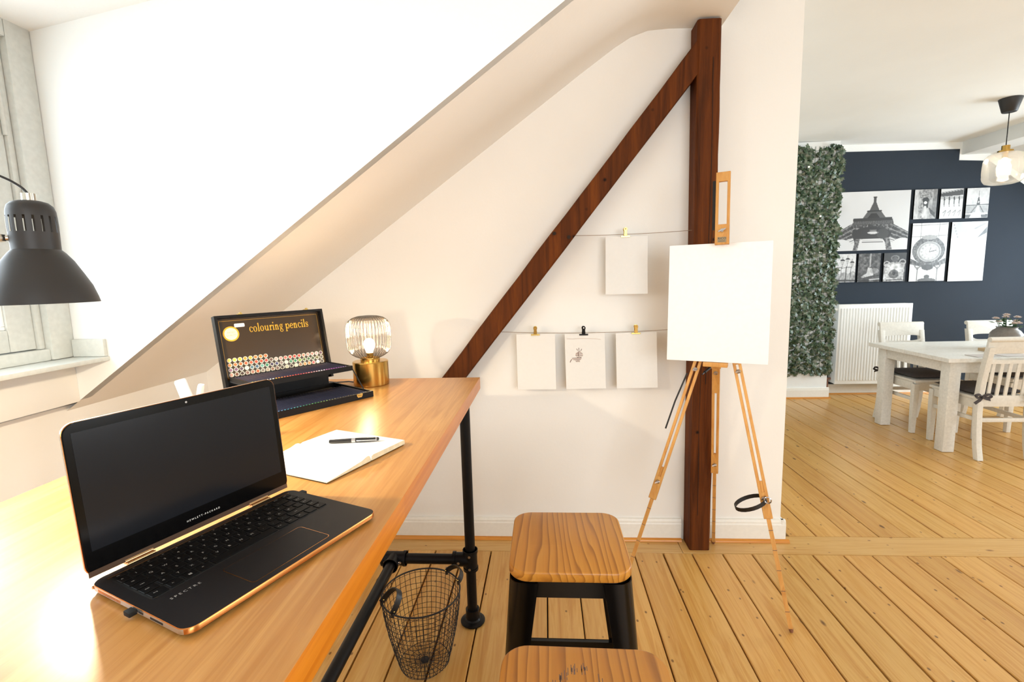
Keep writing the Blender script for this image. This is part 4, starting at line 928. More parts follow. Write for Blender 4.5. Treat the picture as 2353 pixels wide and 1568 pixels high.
for F, k in feet:
    T = tops[k]; d_ = F - T; knee = T + d_ * (.665 if k != 'b' else .64)
    side = ev if k == 'b' else (ev - V(0, 0, ev.dot(d_)) if False else ev)
    m = MB(); slotted(m, T, knee, .034, .017, side, .010, .24 if k == 'r' else .21 if k == 'l' else .36, .11); leg = eb(m, 'leg', bevel=.0015, seg=1)
    m = MB(); m.bar(T + d_ * .55, F + (T - F).normalized() * .012, .016, .010, side); eb(m, 'leg_extension', parent=leg)
    m = MB(); m.tube([F + (T - F).normalized() * .014, F], [.010, .006], 10); eb(m, 'rubber_tip', 'pipe_copper', parent=leg, smooth=40)
    for q in (.20, .60):
        c = T + d_ * (q if k != 'b' else q * 1.0); n_ = nf
        m = MB(); m.tube([c + n_ * .006, c + n_ * .015], .009, 12); m.tube([c + n_ * .015, c + n_ * .018], .005, 8)
        m.obox(c + n_ * .017, V(.022, .0, .006), n_ * .004, V(0, 0, .006)); eb(m, 'wing_nut', 'chrome', parent=leg, smooth=40)
    for q in (.70, .76, .82, .88, .94):
        c = T + d_ * q; m = MB(); m.bar(c + d_.normalized() * -.0012, c + d_.normalized() * .0012, .0164, .0104, side); eb(m, 'scale_mark', 'ink_brown', parent=leg)
# apex block, mast and head clamp
m = MB(); m.obox(AP + V(0, 0, -.03), ev * .085, nf * .04, V(0, 0, .09)); eb(m, 'apex_block', bevel=.004)
m = MB(); m.bar(AP + nf * -.012 + V(0, 0, -.28), AP + nf * -.012 + V(0, 0, .30), .04, .016, ev); eb(m, 'mast', bevel=.002)
hb, ht = V(.7445, 2.118, 1.574), V(.7575, 2.160, 1.876)
m = MB(); slotted(m, hb, ht, .056, .014, ev, .033, .085, .040); head = eb(m, 'head_clamp', bevel=.0015, seg=1)
hd = (ht - hb).normalized(); hn = ev.cross(hd).normalized(); hn = hn if hn.dot(nf) > 0 else -hn
c = hb + hd * .058 + hn * .008; m = MB(); m.tube([c, c + hn * .008], .007, 12); m.obox(c + hn * .010, ev * .028 + hd * .010, hn * .004, hd * .006); eb(m, 'wing_nut', 'chrome', parent=head, smooth=40)
m = MB(); m.obox(hb + hd * .020 + hn * .0076, ev * .034, hn * .0012, hd * .022); eb(m, 'name_plate', 'plate_metal', parent=head)
for s_, z_, q_ in (('RICO', .0245, .0135), ('DESIGN', .0135, .0075)):
    t_ = put_text('lettering', s_, q_, 'plate_ink', head, hb + hd * z_ + hn * .0086 - EO, ev, hd)
m = MB(); q = hb + hd * .02; m.bar(q - ev * .034 - hn * .03 + hd * .05, q - ev * .036 - hn * .03 + hd * .26, .016, .008, ev); eb(m, 'strap', 'black_leather')
# ledge that carries the canvas
cB = V(.7375, 2.137, 1.071)
m = MB(); m.obox(cB + V(0, 0, -.011) - nf * .012, ev * .10, nf * .05, V(0, 0, .020)); eb(m, 'ledge', bevel=.003)
m = MB(); m.tube([cB + V(-.012, .03, -.03), cB + V(-.045, .0, -.045)], .006, 10); m.tube([cB + V(-.045, .0, -.045), cB + V(-.06, -.02, -.05)], .003, 8); eb(m, 'clamp_lever', 'black_wire', smooth=40)
# straps: one buckled round the right leg, one hanging behind the left leg
T, F = tops['r'], feet[1][0]; c = T + (F - T) * .605 + nf * .014
pts = []
for t in np.linspace(0, 2 * PI, 24): pts.append(c + (-ev * .052 + V(0, 0, -.022)) + (ev * .058 + V(0, 0, .026)) * math.cos(t) + (V(0, 0, -.016) + nf * .03) * math.sin(t))
m = MB(); m.ribbon(pts, (ev * -.3 + V(0, 0, 1)), .016, .003); st = eb(m, 'leg_strap', 'black_leather', smooth=50)
m = MB(); m.tube([c + ev * .012 + nf * .01 + V(0, 0, .006) + (ev * math.cos(a) + V(0, 0, 1) * math.sin(a)) * .013 for a in np.linspace(0, 2 * PI, 17)[:-1]], .0026, 6, closed=True); eb(m, 'buckle', 'chrome', parent=st, smooth=50)
T, F = tops['l'], feet[0][0]; c = T + (F - T) * .22 - ev * .03 + nf * -.02
m = MB(); m.ribbon([c, c + (F - T) * .10 - ev * .012, c + (F - T) * .20 - ev * .014], ev, .007, .003); eb(m, 'hanging_strap', 'black_leather')
cw_, chh = .408, .512
cv = thing('canvas', 'blank white stretched canvas held on the easel', 'canvas', tuple(cB))
tb_ = V(.012, .026, .512).normalized()
cn = ev.cross(tb_).normalized(); cn = cn if cn.dot(nf) > 0 else -cn
ce = ev * math.cos(math.radians(1.1)) + tb_ * math.sin(math.radians(1.1)); 
m = MB(); m.obox(tb_ * (chh / 2) + cn * .0, ev * cw_, cn * .017, tb_ * chh); m.build('stretched_cloth', 'canvas_white', cv, bevel=.0025)
m = MB()
for s in (-1, 1): m.obox(tb_ * (chh / 2) - cn * .0095 + ev * s * (cw_ / 2 - .022), ev * .035, cn * .002, tb_ * (chh - .01))
m.build('stretcher_bar', 'easel_wood', cv)

# ================================================================== STRINGS, CLIPS, PAPERS
SY = 2.49
def strg(p0, p1, sag, lab):
    p0, p1 = V(*p0), V(*p1); pts = [p0.lerp(p1, t) - V(0, 0, sag * 4 * t * (1 - t)) for t in np.linspace(0, 1, 24)]
    o = MB().tube([p - p0 for p in pts], .0013, 6).build('string', 'string', None, smooth=50); o.location = p0; return tag(o, lab, 'string')
strg((.115, SY, 1.662), (.735, SY, 1.669), .006, 'upper string stretched between brace and post holding one sheet')
strg((-.245, SY, 1.183), (.735, SY, 1.183), .014, 'lower string stretched between brace and post holding three sheets')
def clip(x, z, mat, lab):
    t = thing('bulldog_clip', lab, 'clip', (x, SY, z - .016), 0, 'clips on the strings')
    m = MB(); pr = []
    for s in (-1, 1):
        m.prism([(-.0225, -.004), (.0225, -.004), (.0225, .004), (-.0225, .004)], (0, s * .0035 - .001, .004), (1, 0, 0), (0, 0, 1), (0, .002, 0))
    m.build('jaw', mat, t, bevel=.0008, seg=1)
    m = MB()
    for s in (-1, 1): m.prism([(-.008, 0), (.008, 0), (.0075, .024), (.0095, .030), (.0095, .036), (.005, .042), (-.005, .042), (-.0095, .036), (-.0095, .030), (-.0075, .024)], (0, s * .006 - .0008, .006), (1, 0, 0), (0, s * .12, 1), (0, .0016, 0))
    g = m.build('grip', mat, t, bevel=.0008, seg=1)
    m = MB(); m.tube([(-.009, 0, .014), (.009, 0, .014)], .006, 10); m.build('spring', mat, t, smooth=40)
    m = MB(); m.lathe([(0, 0), (.0035, 0), (.0035, .0004), (0, .0004)], n=12); h = m.build('grip_hole', 'paper' if mat != 'brass_clip' else 'gold_line', t); h.matrix_local = Matrix.Translation((0, -.0125, .040)) @ Matrix.Rotation(PI / 2, 4, 'X')
    return t
clip(.405, 1.661, 'brass_clip', 'brass clip alone on the upper string')
clip(-.053, 1.176, 'brass_clip', 'brass clip at the brace end of the lower string')
clip(.195, 1.172, 'box_black', 'black clip holding the drawn sheet on the lower string')
clip(.460, 1.174, 'brass_clip', 'brass clip beside the canvas on the lower string')
def paper(x, ztop, w, h, rot, lab, curl=.006):
    m = MB(); nx, nz = 8, 10; g = []
    for s in (0, .0006):
        for j in range(nz + 1):
            for i in range(nx + 1):
                u = i / nx - .5; q = j / nz; g.append(V(u * w, -curl * (q ** 2) * (1 + .7 * u) * 2 + curl * 1.2 * abs(u) ** 2 * (1 - q) + s, -q * h))
    k = (nx + 1) * (nz + 1)
    fs = [(j * (nx + 1) + i, j * (nx + 1) + i + 1, (j + 1) * (nx + 1) + i + 1, (j + 1) * (nx + 1) + i) for j in range(nz) for i in range(nx)]
    fs += [tuple(k + a for a in f[::-1]) for f in fs]
    o = m.add(g, fs).build('paper_sheet', 'paper', None, smooth=60); o.location = (x, SY, ztop); o.rotation_euler = (0, math.radians(rot), 0)
    return tag(o, lab, 'paper', 'paper sheets on the strings')
paper(.412, 1.650, .208, .287, .3, 'blank sheet hanging alone from the upper string')
paper(-.052, 1.168, .200, .291, -.3, 'blank sheet nearest the brace on the lower string')
dr = paper(.200, 1.166, .204, .289, -1.0, 'sheet with a small brown animal drawing on the lower string', .004)
paper(.462, 1.166, .206, .287, -.9, 'blank sheet beside the canvas on the lower string')
# the pencil drawing: a crooked line and a small striped animal with spiky hair
m = MB(); m2 = MB()
def dpt(u, v): # u,v in 0..1 on the sheet
    x = (u - .5) * .204; q = v; y = -.004 * (q ** 2) * (1 + .7 * (u - .5)) * 2 + .0048 * abs(u - .5) ** 2 * (1 - q) - .0006; return V(x, y, -v * .289)
def dline(pts, wd, mm): mm.ribbon([dpt(*p) for p in pts], (0, 0, 1) if abs(pts[-1][0] - pts[0][0]) > abs(pts[-1][1] - pts[0][1]) else (1, 0, 0), wd, .0002)
dline([(.05, .085), (.2, .092), (.35, .088), (.5, .092), (.65, .098), (.8, .105), (.9, .118)], .0016, m2)
for a in ((.285, .27, .315, .305), (.345, .255, .345, .30), (.42, .275, .39, .31)): dline([(a[0], a[1]), ((a[0] + a[2]) / 2 + .003, (a[1] + a[3]) / 2), (a[2], a[3])], .0028, m)
for k in range(7): yy = .315 + k * .018; hw_ = .10 * math.sin(PI * (k + .8) / 8.5); dline([(.355 - hw_, yy + .004), (.355, yy - .002), (.355 + hw_ * .9, yy + .006)], .0028, m2 if k % 2 else m)
dline([(.33, .33), (.325, .37), (.335, .41)], .004, m); dline([(.28, .345), (.285, .385)], .003, m2)
for k in range(6): yy = .435 + k * .014; a, b_ = ((.17, .40), (.16, .41), (.20, .39), (.24, .37), (.26, .36), (.27, .37))[k]; dline([(a, yy + .006), ((a + b_) / 2, yy), (b_, yy + .004)], .0026, m2 if k % 2 else m)
dline([(.16, .46), (.13, .49), (.115, .515)], .0035, m)
m.build('pencil_drawing', 'ink_brown', dr); m2.build('pencil_drawing', 'ink_light', dr)

# ================================================================== DINING TABLE AND CHAIRS
TX0, TX1, TY0, TY1, TZ = 3.045, 4.75, 3.825, 4.745, .762
dt = thing('dining_table', 'white painted wooden dining table with thick square legs', 'table', ((TX0 + TX1) / 2, (TY0 + TY1) / 2, .003)); TO = dt.location.copy()
nb_ = 6
for i in range(nb_):
    a = TY0 + (TY1 - TY0) * i / nb_; b_ = TY0 + (TY1 - TY0) * (i + 1) / nb_
    MB().box(TX0, TX1, a + .0006, b_ - .0006, TZ - .032, TZ).build('top_board', 'table_white', dt, sub=TO, bevel=.002, seg=1)
ins, lw_ = .062, .086
for x in (TX0 + ins, TX1 - ins - lw_):
    for y in (TY0 + ins, TY1 - ins - lw_): MB().box(x, x + lw_, y, y + lw_, .003, TZ - .0325).build('leg', 'table_white', dt, sub=TO, bevel=.004)
az0, az1 = TZ - .125, TZ - .0325
for bx in ((TX0 + ins + .012, TX0 + ins + .034, TY0 + ins + lw_, TY1 - ins - lw_), (TX1 - ins - .034, TX1 - ins - .012, TY0 + ins + lw_, TY1 - ins - lw_), (TX0 + ins + lw_, TX1 - ins - lw_, TY0 + ins + .012, TY0 + ins + .034), (TX0 + ins + lw_, TX1 - ins - lw_, TY1 - ins - .034, TY1 - ins - .012)):
    MB().box(*bx, az0, az1).build('apron', 'table_white', dt, sub=TO, bevel=.002)
def chair():
    t = thing('dining_chair', 'x', 'chair', group='white dining chairs')
    hw_ = .20
    def rear(sx):
        pts = [(-.262, 0), (-.240, .10), (-.226, .22), (-.218, .36), (-.216, .47), (-.228, .60), (-.250, .74), (-.272, .86)]
        rings = []
        for y, z in pts: w2 = .020; rings.append([V(sx * (hw_ - .021) + a * w2, y + b_ * .021, z) for a, b_ in ((-1, -1), (1, -1), (1, 1), (-1, 1))])
        return loft(rings)
    for s in (-1, 1): rear(s).build('rear_leg', 'chair_white', t, bevel=.003)
    for s in (-1, 1):
        rings = [[V(s * (hw_ - .022) + a * w2, .205 + b_ * w2, z) for a, b_ in ((-1, -1), (1, -1), (1, 1), (-1, 1))] for z, w2 in ((0, .017), (.30, .022), (.44, .022))]
        loft(rings).build('front_leg', 'chair_white', t, bevel=.003)
    MB().box(-hw_ + .003, hw_ - .003, -.196, .232, .452, .474).build('seat', 'chair_white', t, bevel=.005)
    for bx in ((-hw_ + .02, hw_ - .02, .205, .222, .385, .451), (-hw_ + .008, -hw_ + .024, -.20, .19, .385, .451), (hw_ - .024, hw_ - .008, -.20, .19, .385, .451)): MB().box(*bx).build('seat_rail', 'chair_white', t, bevel=.002)
    MB().box(-hw_ + .03, hw_ - .03, -.228, -.206, .402, .486).build('back_rail', 'chair_white', t, bevel=.003)
    MB().box(-hw_ + .03, hw_ - .03, -.236, -.214, .285, .315).build('stretcher', 'chair_white', t, bevel=.003)
    for s in (-1, 1): MB().box(s * (hw_ - .021) - .009, s * (hw_ - .021) + .009, -.215, .19, .285, .315).build('stretcher', 'chair_white', t, bevel=.003)
    def yb(z): return -.216 - (z - .47) ** 1.2 * .125
    for i in range(5):
        x = -.118 + i * .059; MB().bar((x, yb(.487) - .001, .484), (x, yb(.735), .742), .026, .010, (1, 0, 0)).build('slat', 'chair_white', t, bevel=.002, seg=1)
    # mid rail with hollow upper edge
    n = 12; a0 = []; 
    pr = [(-hw_ + .035, .732), (hw_ - .035, .732)] + [(hw_ - .035 - (2 * hw_ - .07) * k / n, .782 - .022 * (1 - (2 * k / n - 1) ** 6)) for k in range(n + 1)]
    MB().prism(pr, (0, yb(.755) - .008, 0), (1, 0, 0), (0, 0, 1), (0, .016, 0)).build('mid_rail', 'chair_white', t)
    pr = [(-hw_ + .002, .93), (-hw_ + .002, .80)] + [(-hw_ + .04 + (2 * hw_ - .08) * k / n, .800 + .012 * (1 - (2 * k / n - 1) ** 6)) for k in range(n + 1)] + [(hw_ - .002, .80), (hw_ - .002, .93)]
    m = MB(); m.prism(pr, (0, yb(.86) + .102 - .012, 0), (1, 0, 0), (0, -.125, 1), (0, .020, 0)); m.build('top_rail', 'chair_white', t, bevel=.003)
    MB().tube([(-hw_, yb(.92) - .018, .918), (hw_, yb(.92) - .018, .918)], .019, 14).build('roll', 'chair_white', t, smooth=40)
    return t
def cushion():
    t = thing('seat_cushion', 'x', 'cushion', group='grey seat cushions')
    n = 12; top, bot = [], []; m = MB(); g = []
    for sgn in (1, -1):
        for j in range(n + 1):
            for i in range(n + 1):
                u, v_ = i / n * 2 - 1, j / n * 2 - 1; e = (1 - u ** 6) * (1 - v_ ** 6); g.append(V(u * .188, v_ * .19 + .012, .496 + sgn * .021 * max(e, 0) ** .5))
    k = (n + 1) ** 2; fs = [(j * (n + 1) + i, j * (n + 1) + i + 1, (j + 1) * (n + 1) + i + 1, (j + 1) * (n + 1) + i) for j in range(n) for i in range(n)]
    m.add(g, fs + [tuple(k + a for a in f[::-1]) for f in fs]).build('pad', 'cushion_grey', t, smooth=60, weld=True)
    for s in (-1, 1):
        c = V(s * .179, -.243, .478); b = MB()
        b.ribbon([c + V(s * -.0, .05, .012), c + V(s * .028, .02, .004), c], (0, 0, 1), .018, .003)
        for q in (-1, 1): b.ribbon(smooth_path([c, c + V(q * .03, -.012, .022), c + V(q * .058, -.012, .014), c + V(q * .035, -.010, -.004), c], 4), (0, .4, 1), .018, .002)
        b.ribbon([c, c + V(-.025, -.012, -.02), c + V(-.06, -.014, -.045)], (0, .5, 1), .020, .002); b.ribbon([c, c + V(.022, -.012, -.012), c + V(.05, -.012, -.02)], (0, .5, 1), .016, .002)
        b.obox(c + V(0, -.006, 0), V(.018, 0, 0), V(0, .016, 0), V(0, 0, .018)); b.build('tie_bow', 'cushion_grey', t, smooth=50)
    return t
ca = chair(); cu = cushion(); index_children()
spots = [((3.415, 3.985), 0, 'white slatted dining chair seen from behind, nearest the camera', 'grey cushion tied with bows to the chair nearest the camera'),
         ((3.405, 4.585), PI, 'white dining chair in front of the radiator, behind the table', 'grey cushion on the chair in front of the radiator'),
         ((4.195, 4.585), PI, 'white dining chair half hidden by the vase, behind the table', 'grey cushion on the chair behind the vase')]
for i, ((x, y), rz_, la, lb) in enumerate(spots):
    c = ca if i == 0 else dup(ca); k = cu if i == 0 else dup(cu)
    for o, l_ in ((c, la), (k, lb)): o.location = (x, y, .003); o.rotation_euler = (0, 0, rz_); o['label'] = l_
    k.location.z += .0025

# ================================================================== VASE, FLOWERS, TRAY
va = thing('flower_vase', 'round grey stoneware vase with pale flowers on the dining table', 'vase', (3.845, 4.285, TZ + .0005))
MB().lathe([(0, 0), (.055, 0), (.075, .02), (.100, .065), (.107, .095), (.102, .125), (.086, .150), (.068, .164), (.064, .172), (.070, .182), (.064, .182), (.056, .172), (.060, .160), (.09, .12), (.09, .06), (.05, .012), (0, .012)], n=40).build('vessel', 'vase_grey', va, smooth=50)
bl = [(-.085, .010, .255), (-.03, -.02, .285), (.01, .03, .262), (.075, .0, .262), (.062, -.03, .215), (.095, .03, .225), (-.045, .03, .225), (.02, -.04, .215)]
rng = random.Random(11)
for (x, y, z) in bl:
    MB().tube([(x * .2, y * .2, .05), (x * .6, y * .6, .17), (x, y, z - .012)], .0022, 6).build('stem', 'stem_green', va)
    m = MB()
    for k in range(3):
        for j in range(7):
            a = 2 * PI * j / 7 + k * .5; el_ = .2 + k * .42; d_ = V(math.cos(a) * math.cos(el_), math.sin(a) * math.cos(el_), math.sin(el_)); s_ = d_.cross(V(0, 0, 1)).normalized(); L_ = .030 - k * .006
            p = V(x, y, z - .008); m.add([p, p + d_ * L_ * .6 + s_ * .011, p + d_ * L_ + V(0, 0, .004), p + d_ * L_ * .6 - s_ * .011], [(0, 1, 2, 3)])
    m.build('blossom', 'petal', va, smooth=60)
def leaf_geo(m, p, d_, up_, L_, W_):
    d_, up_ = V(*d_).normalized(), V(*up_); s_ = d_.cross(up_).normalized(); n_ = s_.cross(d_)
    m.add([p, p + d_ * L_ * .35 + s_ * W_ * .5 - n_ * .003, p + d_ * L_ * .75 + s_ * W_ * .35, p + d_ * L_, p + d_ * L_ * .75 - s_ * W_ * .35, p + d_ * L_ * .35 - s_ * W_ * .5 - n_ * .003, p + d_ * L_ * .45 + n_ * .005], [(0, 1, 6), (1, 2, 6), (2, 3, 6), (3, 4, 6), (4, 5, 6), (5, 0, 6)])
for k in range(26):
    a = rng.uniform(0, 2 * PI); r_ = rng.uniform(.01, .07); m = MB(); leaf_geo(m, V(r_ * math.cos(a), r_ * math.sin(a), rng.uniform(.175, .235)), (math.cos(a), math.sin(a), rng.uniform(-.1, .7)), (0, 0, 1), rng.uniform(.03, .05), rng.uniform(.018, .026)); m.build('leaf', 'flower_leaf', va, smooth=50)
m = MB(); leaf_geo(m, V(-.09, 0, .215), (-1, 0, .25), (0, 0, 1), .07, .03); m.build('leaf', 'flower_leaf', va, smooth=50)
m = MB(); m.box(3.56, 3.80, 4.02, 4.20, TZ + .0005, TZ + .007); m.box(3.56, 3.568, 4.02, 4.20, TZ + .007, TZ + .022); m.box(3.568, 3.80, 4.02, 4.028, TZ + .007, TZ + .022); m.box(3.568, 3.80, 4.192, 4.20, TZ + .007, TZ + .022)
tr = m.build('wooden_tray', 'tray_wood', None, sub=(3.68, 4.11, TZ)); tr.location = (3.68, 4.11, TZ); tag(tr, 'small pale wooden tray on the dining table beside the vase', 'tray')
for i, (x0, x1) in enumerate(((3.28, 3.46), (3.49, 3.70))):
    m = MB(); m.prism(rounded_rect(x1 - x0, .12, .01, 3), (0, 0, 0), (1, 0, 0), (0, 1, 0), (0, 0, .004)); o = m.build('table_mat', 'placemat', None, smooth=40); o.location = ((x0 + x1) / 2, 3.925, TZ + .0005); tag(o, ('left' if i == 0 else 'right') + ' one of two flat grey mats seen through the chair back', 'mat', 'grey table mats')

# ================================================================== PENDANT LAMP
px_, py_ = 3.835, 4.45
pl_ = thing('pendant_lamp', 'glowing glass pendant lamp with black ceiling cup over the dining table', 'lamp', (px_, py_, 2.808)); 
def pz(l_): return [(r_, z - 2.808) for r_, z in l_]
MB().lathe(pz([(0, 2.700), (.045, 2.700), (.049, 2.704), (.076, 2.806), (0, 2.806)]), n=36).build('ceiling_cup', 'lamp_black', pl_, smooth=35)
MB().tube([(0, 0, 2.703 - 2.808), (0, 0, 2.43 - 2.808)], .0035, 8).build('cord', 'cable_black', pl_, smooth=40)
MB().lathe(pz([(0, 2.382), (.050, 2.382), (.050, 2.398), (.027, 2.400), (.027, 2.437), (0, 2.438)]), n=30).build('brass_cap', 'brass', pl_, smooth=35)
MB().lathe(pz([(.040, 2.384), (.070, 2.381), (.105, 2.368), (.125, 2.345), (.133, 2.315), (.134, 2.27), (.136, 2.23), (.133, 2.205), (.135, 2.19), (.128, 2.16), (.110, 2.137), (.080, 2.127), (.045, 2.124)]), n=48, caps=False).build('shade', 'pendant_glass', pl_, smooth=60)
MB().lathe(pz([(0, 2.382), (.018, 2.382), (.018, 2.34), (0, 2.34)]), n=20).build('socket', 'brass', pl_, smooth=40)
MB().lathe(pz([(0, 2.34), (.016, 2.335), (.030, 2.305), (.045, 2.27), (.045, 2.245), (.034, 2.220), (.014, 2.207), (0, 2.205)]), n=24).build('bulb', 'bulb_pendant', pl_, smooth=60)
bulb_light('pendant_glow', (px_, py_, 2.25), 8, (1, .86, .66), .045)

# ================================================================== RADIATOR
ra = thing('radiator', 'white ribbed panel radiator mounted on the slate wall', 'radiator', (3.68, 5.72, .003)); RO = ra.location.copy()
rx0, rx1, rz0, rz1, ry = 3.292, 4.080, .150, 1.062, 5.665
MB().box(rx0, rx1, ry, 5.685, rz0, rz1).build('front_panel', 'radiator_white', ra, sub=RO, bevel=.004)
nf_ = 24
for i in range(nf_):
    x = rx0 + .036 + i * (rx1 - rx0 - .072) / (nf_ - 1); pr = [(-.011, 0), (-.006, -.009), (.006, -.009), (.011, 0)]
    MB().prism(pr, (x, ry, rz0 + .045), (1, 0, 0), (0, 1, 0), (0, 0, rz1 - rz0 - .09)).build('rib', 'radiator_white', ra, sub=RO, smooth=50)
for x in (rx0, rx1 - .004): MB().box(x, x + .004, 5.685, 5.795, rz0 + .006, rz1 - .004).build('side_cover', 'radiator_white', ra, sub=RO)
MB().box(rx0 + .004, rx1 - .004, 5.685, 5.795, rz1 - .010, rz1 - .004).build('top_grille', 'radiator_white', ra, sub=RO)
MB().box(rx0 + .004, rx1 - .004, 5.783, 5.795, rz0 + .02, rz1 - .012).build('back_panel', 'radiator_white', ra, sub=RO)
m = MB(); m.tube([(rx0 + .001, 5.70, 1.005), (rx0 - .03, 5.70, 1.005)], .022, 16); m.build('thermostat', 'radiator_white', ra, sub=RO, smooth=40)
m = MB(); m.tube([(rx0, 5.75, .20), (rx0 - .045, 5.75, .20), (rx0 - .06, 5.75, .20)], .013, 12); m.tube([(rx0 - .03, 5.75, .20), (rx0 - .03, 5.75, .003)], .008, 10); m.build('pipe', 'pipe_copper', ra, sub=RO, smooth=40)
for x in (rx0 + .15, rx1 - .15): MB().box(x - .015, x + .015, 5.795, 5.815, .3, .9).build('bracket', 'radiator_white', ra, sub=RO)

# ================================================================== IVY SCREEN
iv = thing('ivy_screen', 'tall dark green artificial ivy screen covering the white chimney breast', 'ivy', (2.93, 5.60, .27)); IO = iv.location.copy()
rng = random.Random(5)
lf = [(0, 0), (.30, -.12), (.55, .10), (.36, .32), (.48, .62), (.20, .56), (0, 1.0), (-.20, .56), (-.48, .62), (-.36, .32), (-.55, .10), (-.30, -.12)]
def ivyleaf(size): return [(a * size, b_ * size) for a, b_ in lf]
base_leaf = MB(); pts = [V(a, 0, b_) for a, b_ in lf]; cpt = V(0, -.10, .34); base_leaf.add(pts + [cpt], [(i, (i + 1) % 12, 12) for i in range(12)])
lm = None
def ivy_xf(front):
    x = rng.uniform(2.62, 3.178); z = rng.uniform(.285, 2.775); s = rng.uniform(.036, .062); y = 5.622 - (rng.uniform(.022, .05) if front else rng.uniform(.001, .03))
    if rng.random() < .12: x = rng.uniform(3.16, 3.205)
    return Matrix.Translation((x, y, z)) @ Matrix.Rotation(rng.gauss(PI, .9), 4, 'Y') @ Matrix.Rotation(rng.uniform(-.9, .55), 4, 'X') @ Matrix.Rotation(rng.uniform(-.6, .6), 4, 'Z') @ Matrix.Scale(s, 4)
for i in range(300):
    if lm is None: o = base_leaf.build('leaf', 'ivy_leaf', iv, smooth=80); lm = o.data
    else: o = link('leaf', lm, iv)
    o.matrix_local = Matrix.Translation(-IO) @ ivy_xf(True)
m = MB()
for i in range(1900):
    X_ = ivy_xf(False); m.add([X_ @ v for v in pts + [cpt]], [(k, (k + 1) % 12, 12) for k in range(12)])
tag(m.build('leaf_mass', 'ivy_leaf', iv, sub=IO, smooth=80), kind='stuff')
m = MB()
for k in range(14): x = 2.62 + k * .043; m.tube([(x, 5.6265, .29), (x + .01, 5.6265, 2.77)], .002, 5)
for k in range(40): z = .30 + k * .062; m.tube([(2.61, 5.6255, z), (3.18, 5.6255, z + .01)], .002, 5)
m.build('lattice', 'stem_green', iv, sub=IO)
for (x, z) in ((2.838, 2.55), (2.985, 2.03)): MB().lathe([(0, -.009), (.006, -.007), (.009, 0), (.006, .007), (0, .009)], (x, 5.565, z), 12).build('fairy_light', 'fairy', iv, sub=IO, smooth=60)

# ================================================================== PHOTO PRINTS ON THE SLATE WALL
class Pic:
    def __init__(s, W, H, bg=.93): s.W, s.H = W, H; s.u, s.v = np.meshgrid(np.linspace(0, 1, W), np.linspace(0, 1, H)); s.g = np.full((H, W), float(bg)); s.rs = np.random.RandomState(W + H)
    def poly(s, P, c, a=1.0):
        x, y = s.u, s.v; ins_ = np.zeros(x.shape, bool); n = len(P); j = n - 1
        for i in range(n):
            (xi, yi), (xj, yj) = P[i], P[j]; cr = ((yi > y) != (yj > y)) & (x < (xj - xi) * (y - yi) / ((yj - yi) if abs(yj - yi) > 1e-9 else 1e-9) + xi); ins_ ^= cr; j = i
        s.g[ins_] = s.g[ins_] * (1 - a) + c * a
    def ell(s, cx, cy, rx, ry, c, a=1.0, rin=0):
        d_ = ((s.u - cx) / rx) ** 2 + ((s.v - cy) / ry) ** 2; k = (d_ <= 1) & (d_ >= rin ** 2); s.g[k] = s.g[k] * (1 - a) + c * a
    def line(s, x0, y0, x1, y1, w_, c, a=1.0):
        asp = s.H / s.W; dx, dy = x1 - x0, (y1 - y0) * asp; L2 = dx * dx + dy * dy + 1e-12; t = np.clip(((s.u - x0) * dx + (s.v - y0) * asp * dy) / L2, 0, 1)
        d_ = np.hypot(s.u - x0 - t * dx, (s.v - y0) * asp - t * dy); k = np.clip((w_ - d_) / (w_ * .5 + 1e-6), 0, 1) * a; s.g = s.g * (1 - k) + c * k
    def noise(s, sx, sy, amp, mask=None):
        r_ = s.rs.rand(sy + 2, sx + 2); X_ = s.u * sx; Y_ = s.v * sy; i = X_.astype(int); j = Y_.astype(int); fx, fy = X_ - i, Y_ - j; fx = fx * fx * (3 - 2 * fx); fy = fy * fy * (3 - 2 * fy)
        n = (r_[j, i] * (1 - fx) + r_[j, i + 1] * fx) * (1 - fy) + (r_[j + 1, i] * (1 - fx) + r_[j + 1, i + 1] * fx) * fy
        s.g = s.g + (n - .5) * amp * (1 if mask is None else mask)
    def grad(s, f_): s.g = s.g * f_(s.u, s.v)
def frame_pic(name, x0, z0, x1, z1, pic, label):
    th = .018; W_, H_ = x1 - x0, z0 - z1; t = thing(name, label, 'picture', (x0 + W_ / 2, 5.814, z1), 0, 'black and white photo prints')
    MB().box(-W_ / 2, W_ / 2, -th, 0, 0, H_).build('backing', 'box_black', t)
    nx, ny = pic.W, pic.H; xs = np.linspace(-W_ / 2, W_ / 2, nx); zs = np.linspace(H_, 0, ny); X_, Z_ = np.meshgrid(xs, zs)
    vs = np.stack([X_.ravel(), np.full(nx * ny, -th - .0006), Z_.ravel()], 1); idx = np.arange(nx * ny).reshape(ny, nx)
    fs = np.stack([idx[:-1, :-1].ravel(), idx[1:, :-1].ravel(), idx[1:, 1:].ravel(), idx[:-1, 1:].ravel()], 1)
    me = bpy.data.meshes.new('print'); me.from_pydata(vs.tolist(), [], fs.tolist()); ca_ = me.color_attributes.new('print', 'FLOAT_COLOR', 'POINT')
    g = (np.clip(pic.g, .02, .97) ** 1.12 * .86).ravel(); l_ = np.where(g <= .04045, g / 12.92, ((g + .055) / 1.055) ** 2.4); rgba = np.stack([l_, l_, l_ * 1.0, np.ones_like(l_)], 1); ca_.data.foreach_set('color', rgba.ravel().astype(np.float32))
    me.materials.append(MATS['photo_print']); link('print', me, t)
PW = []
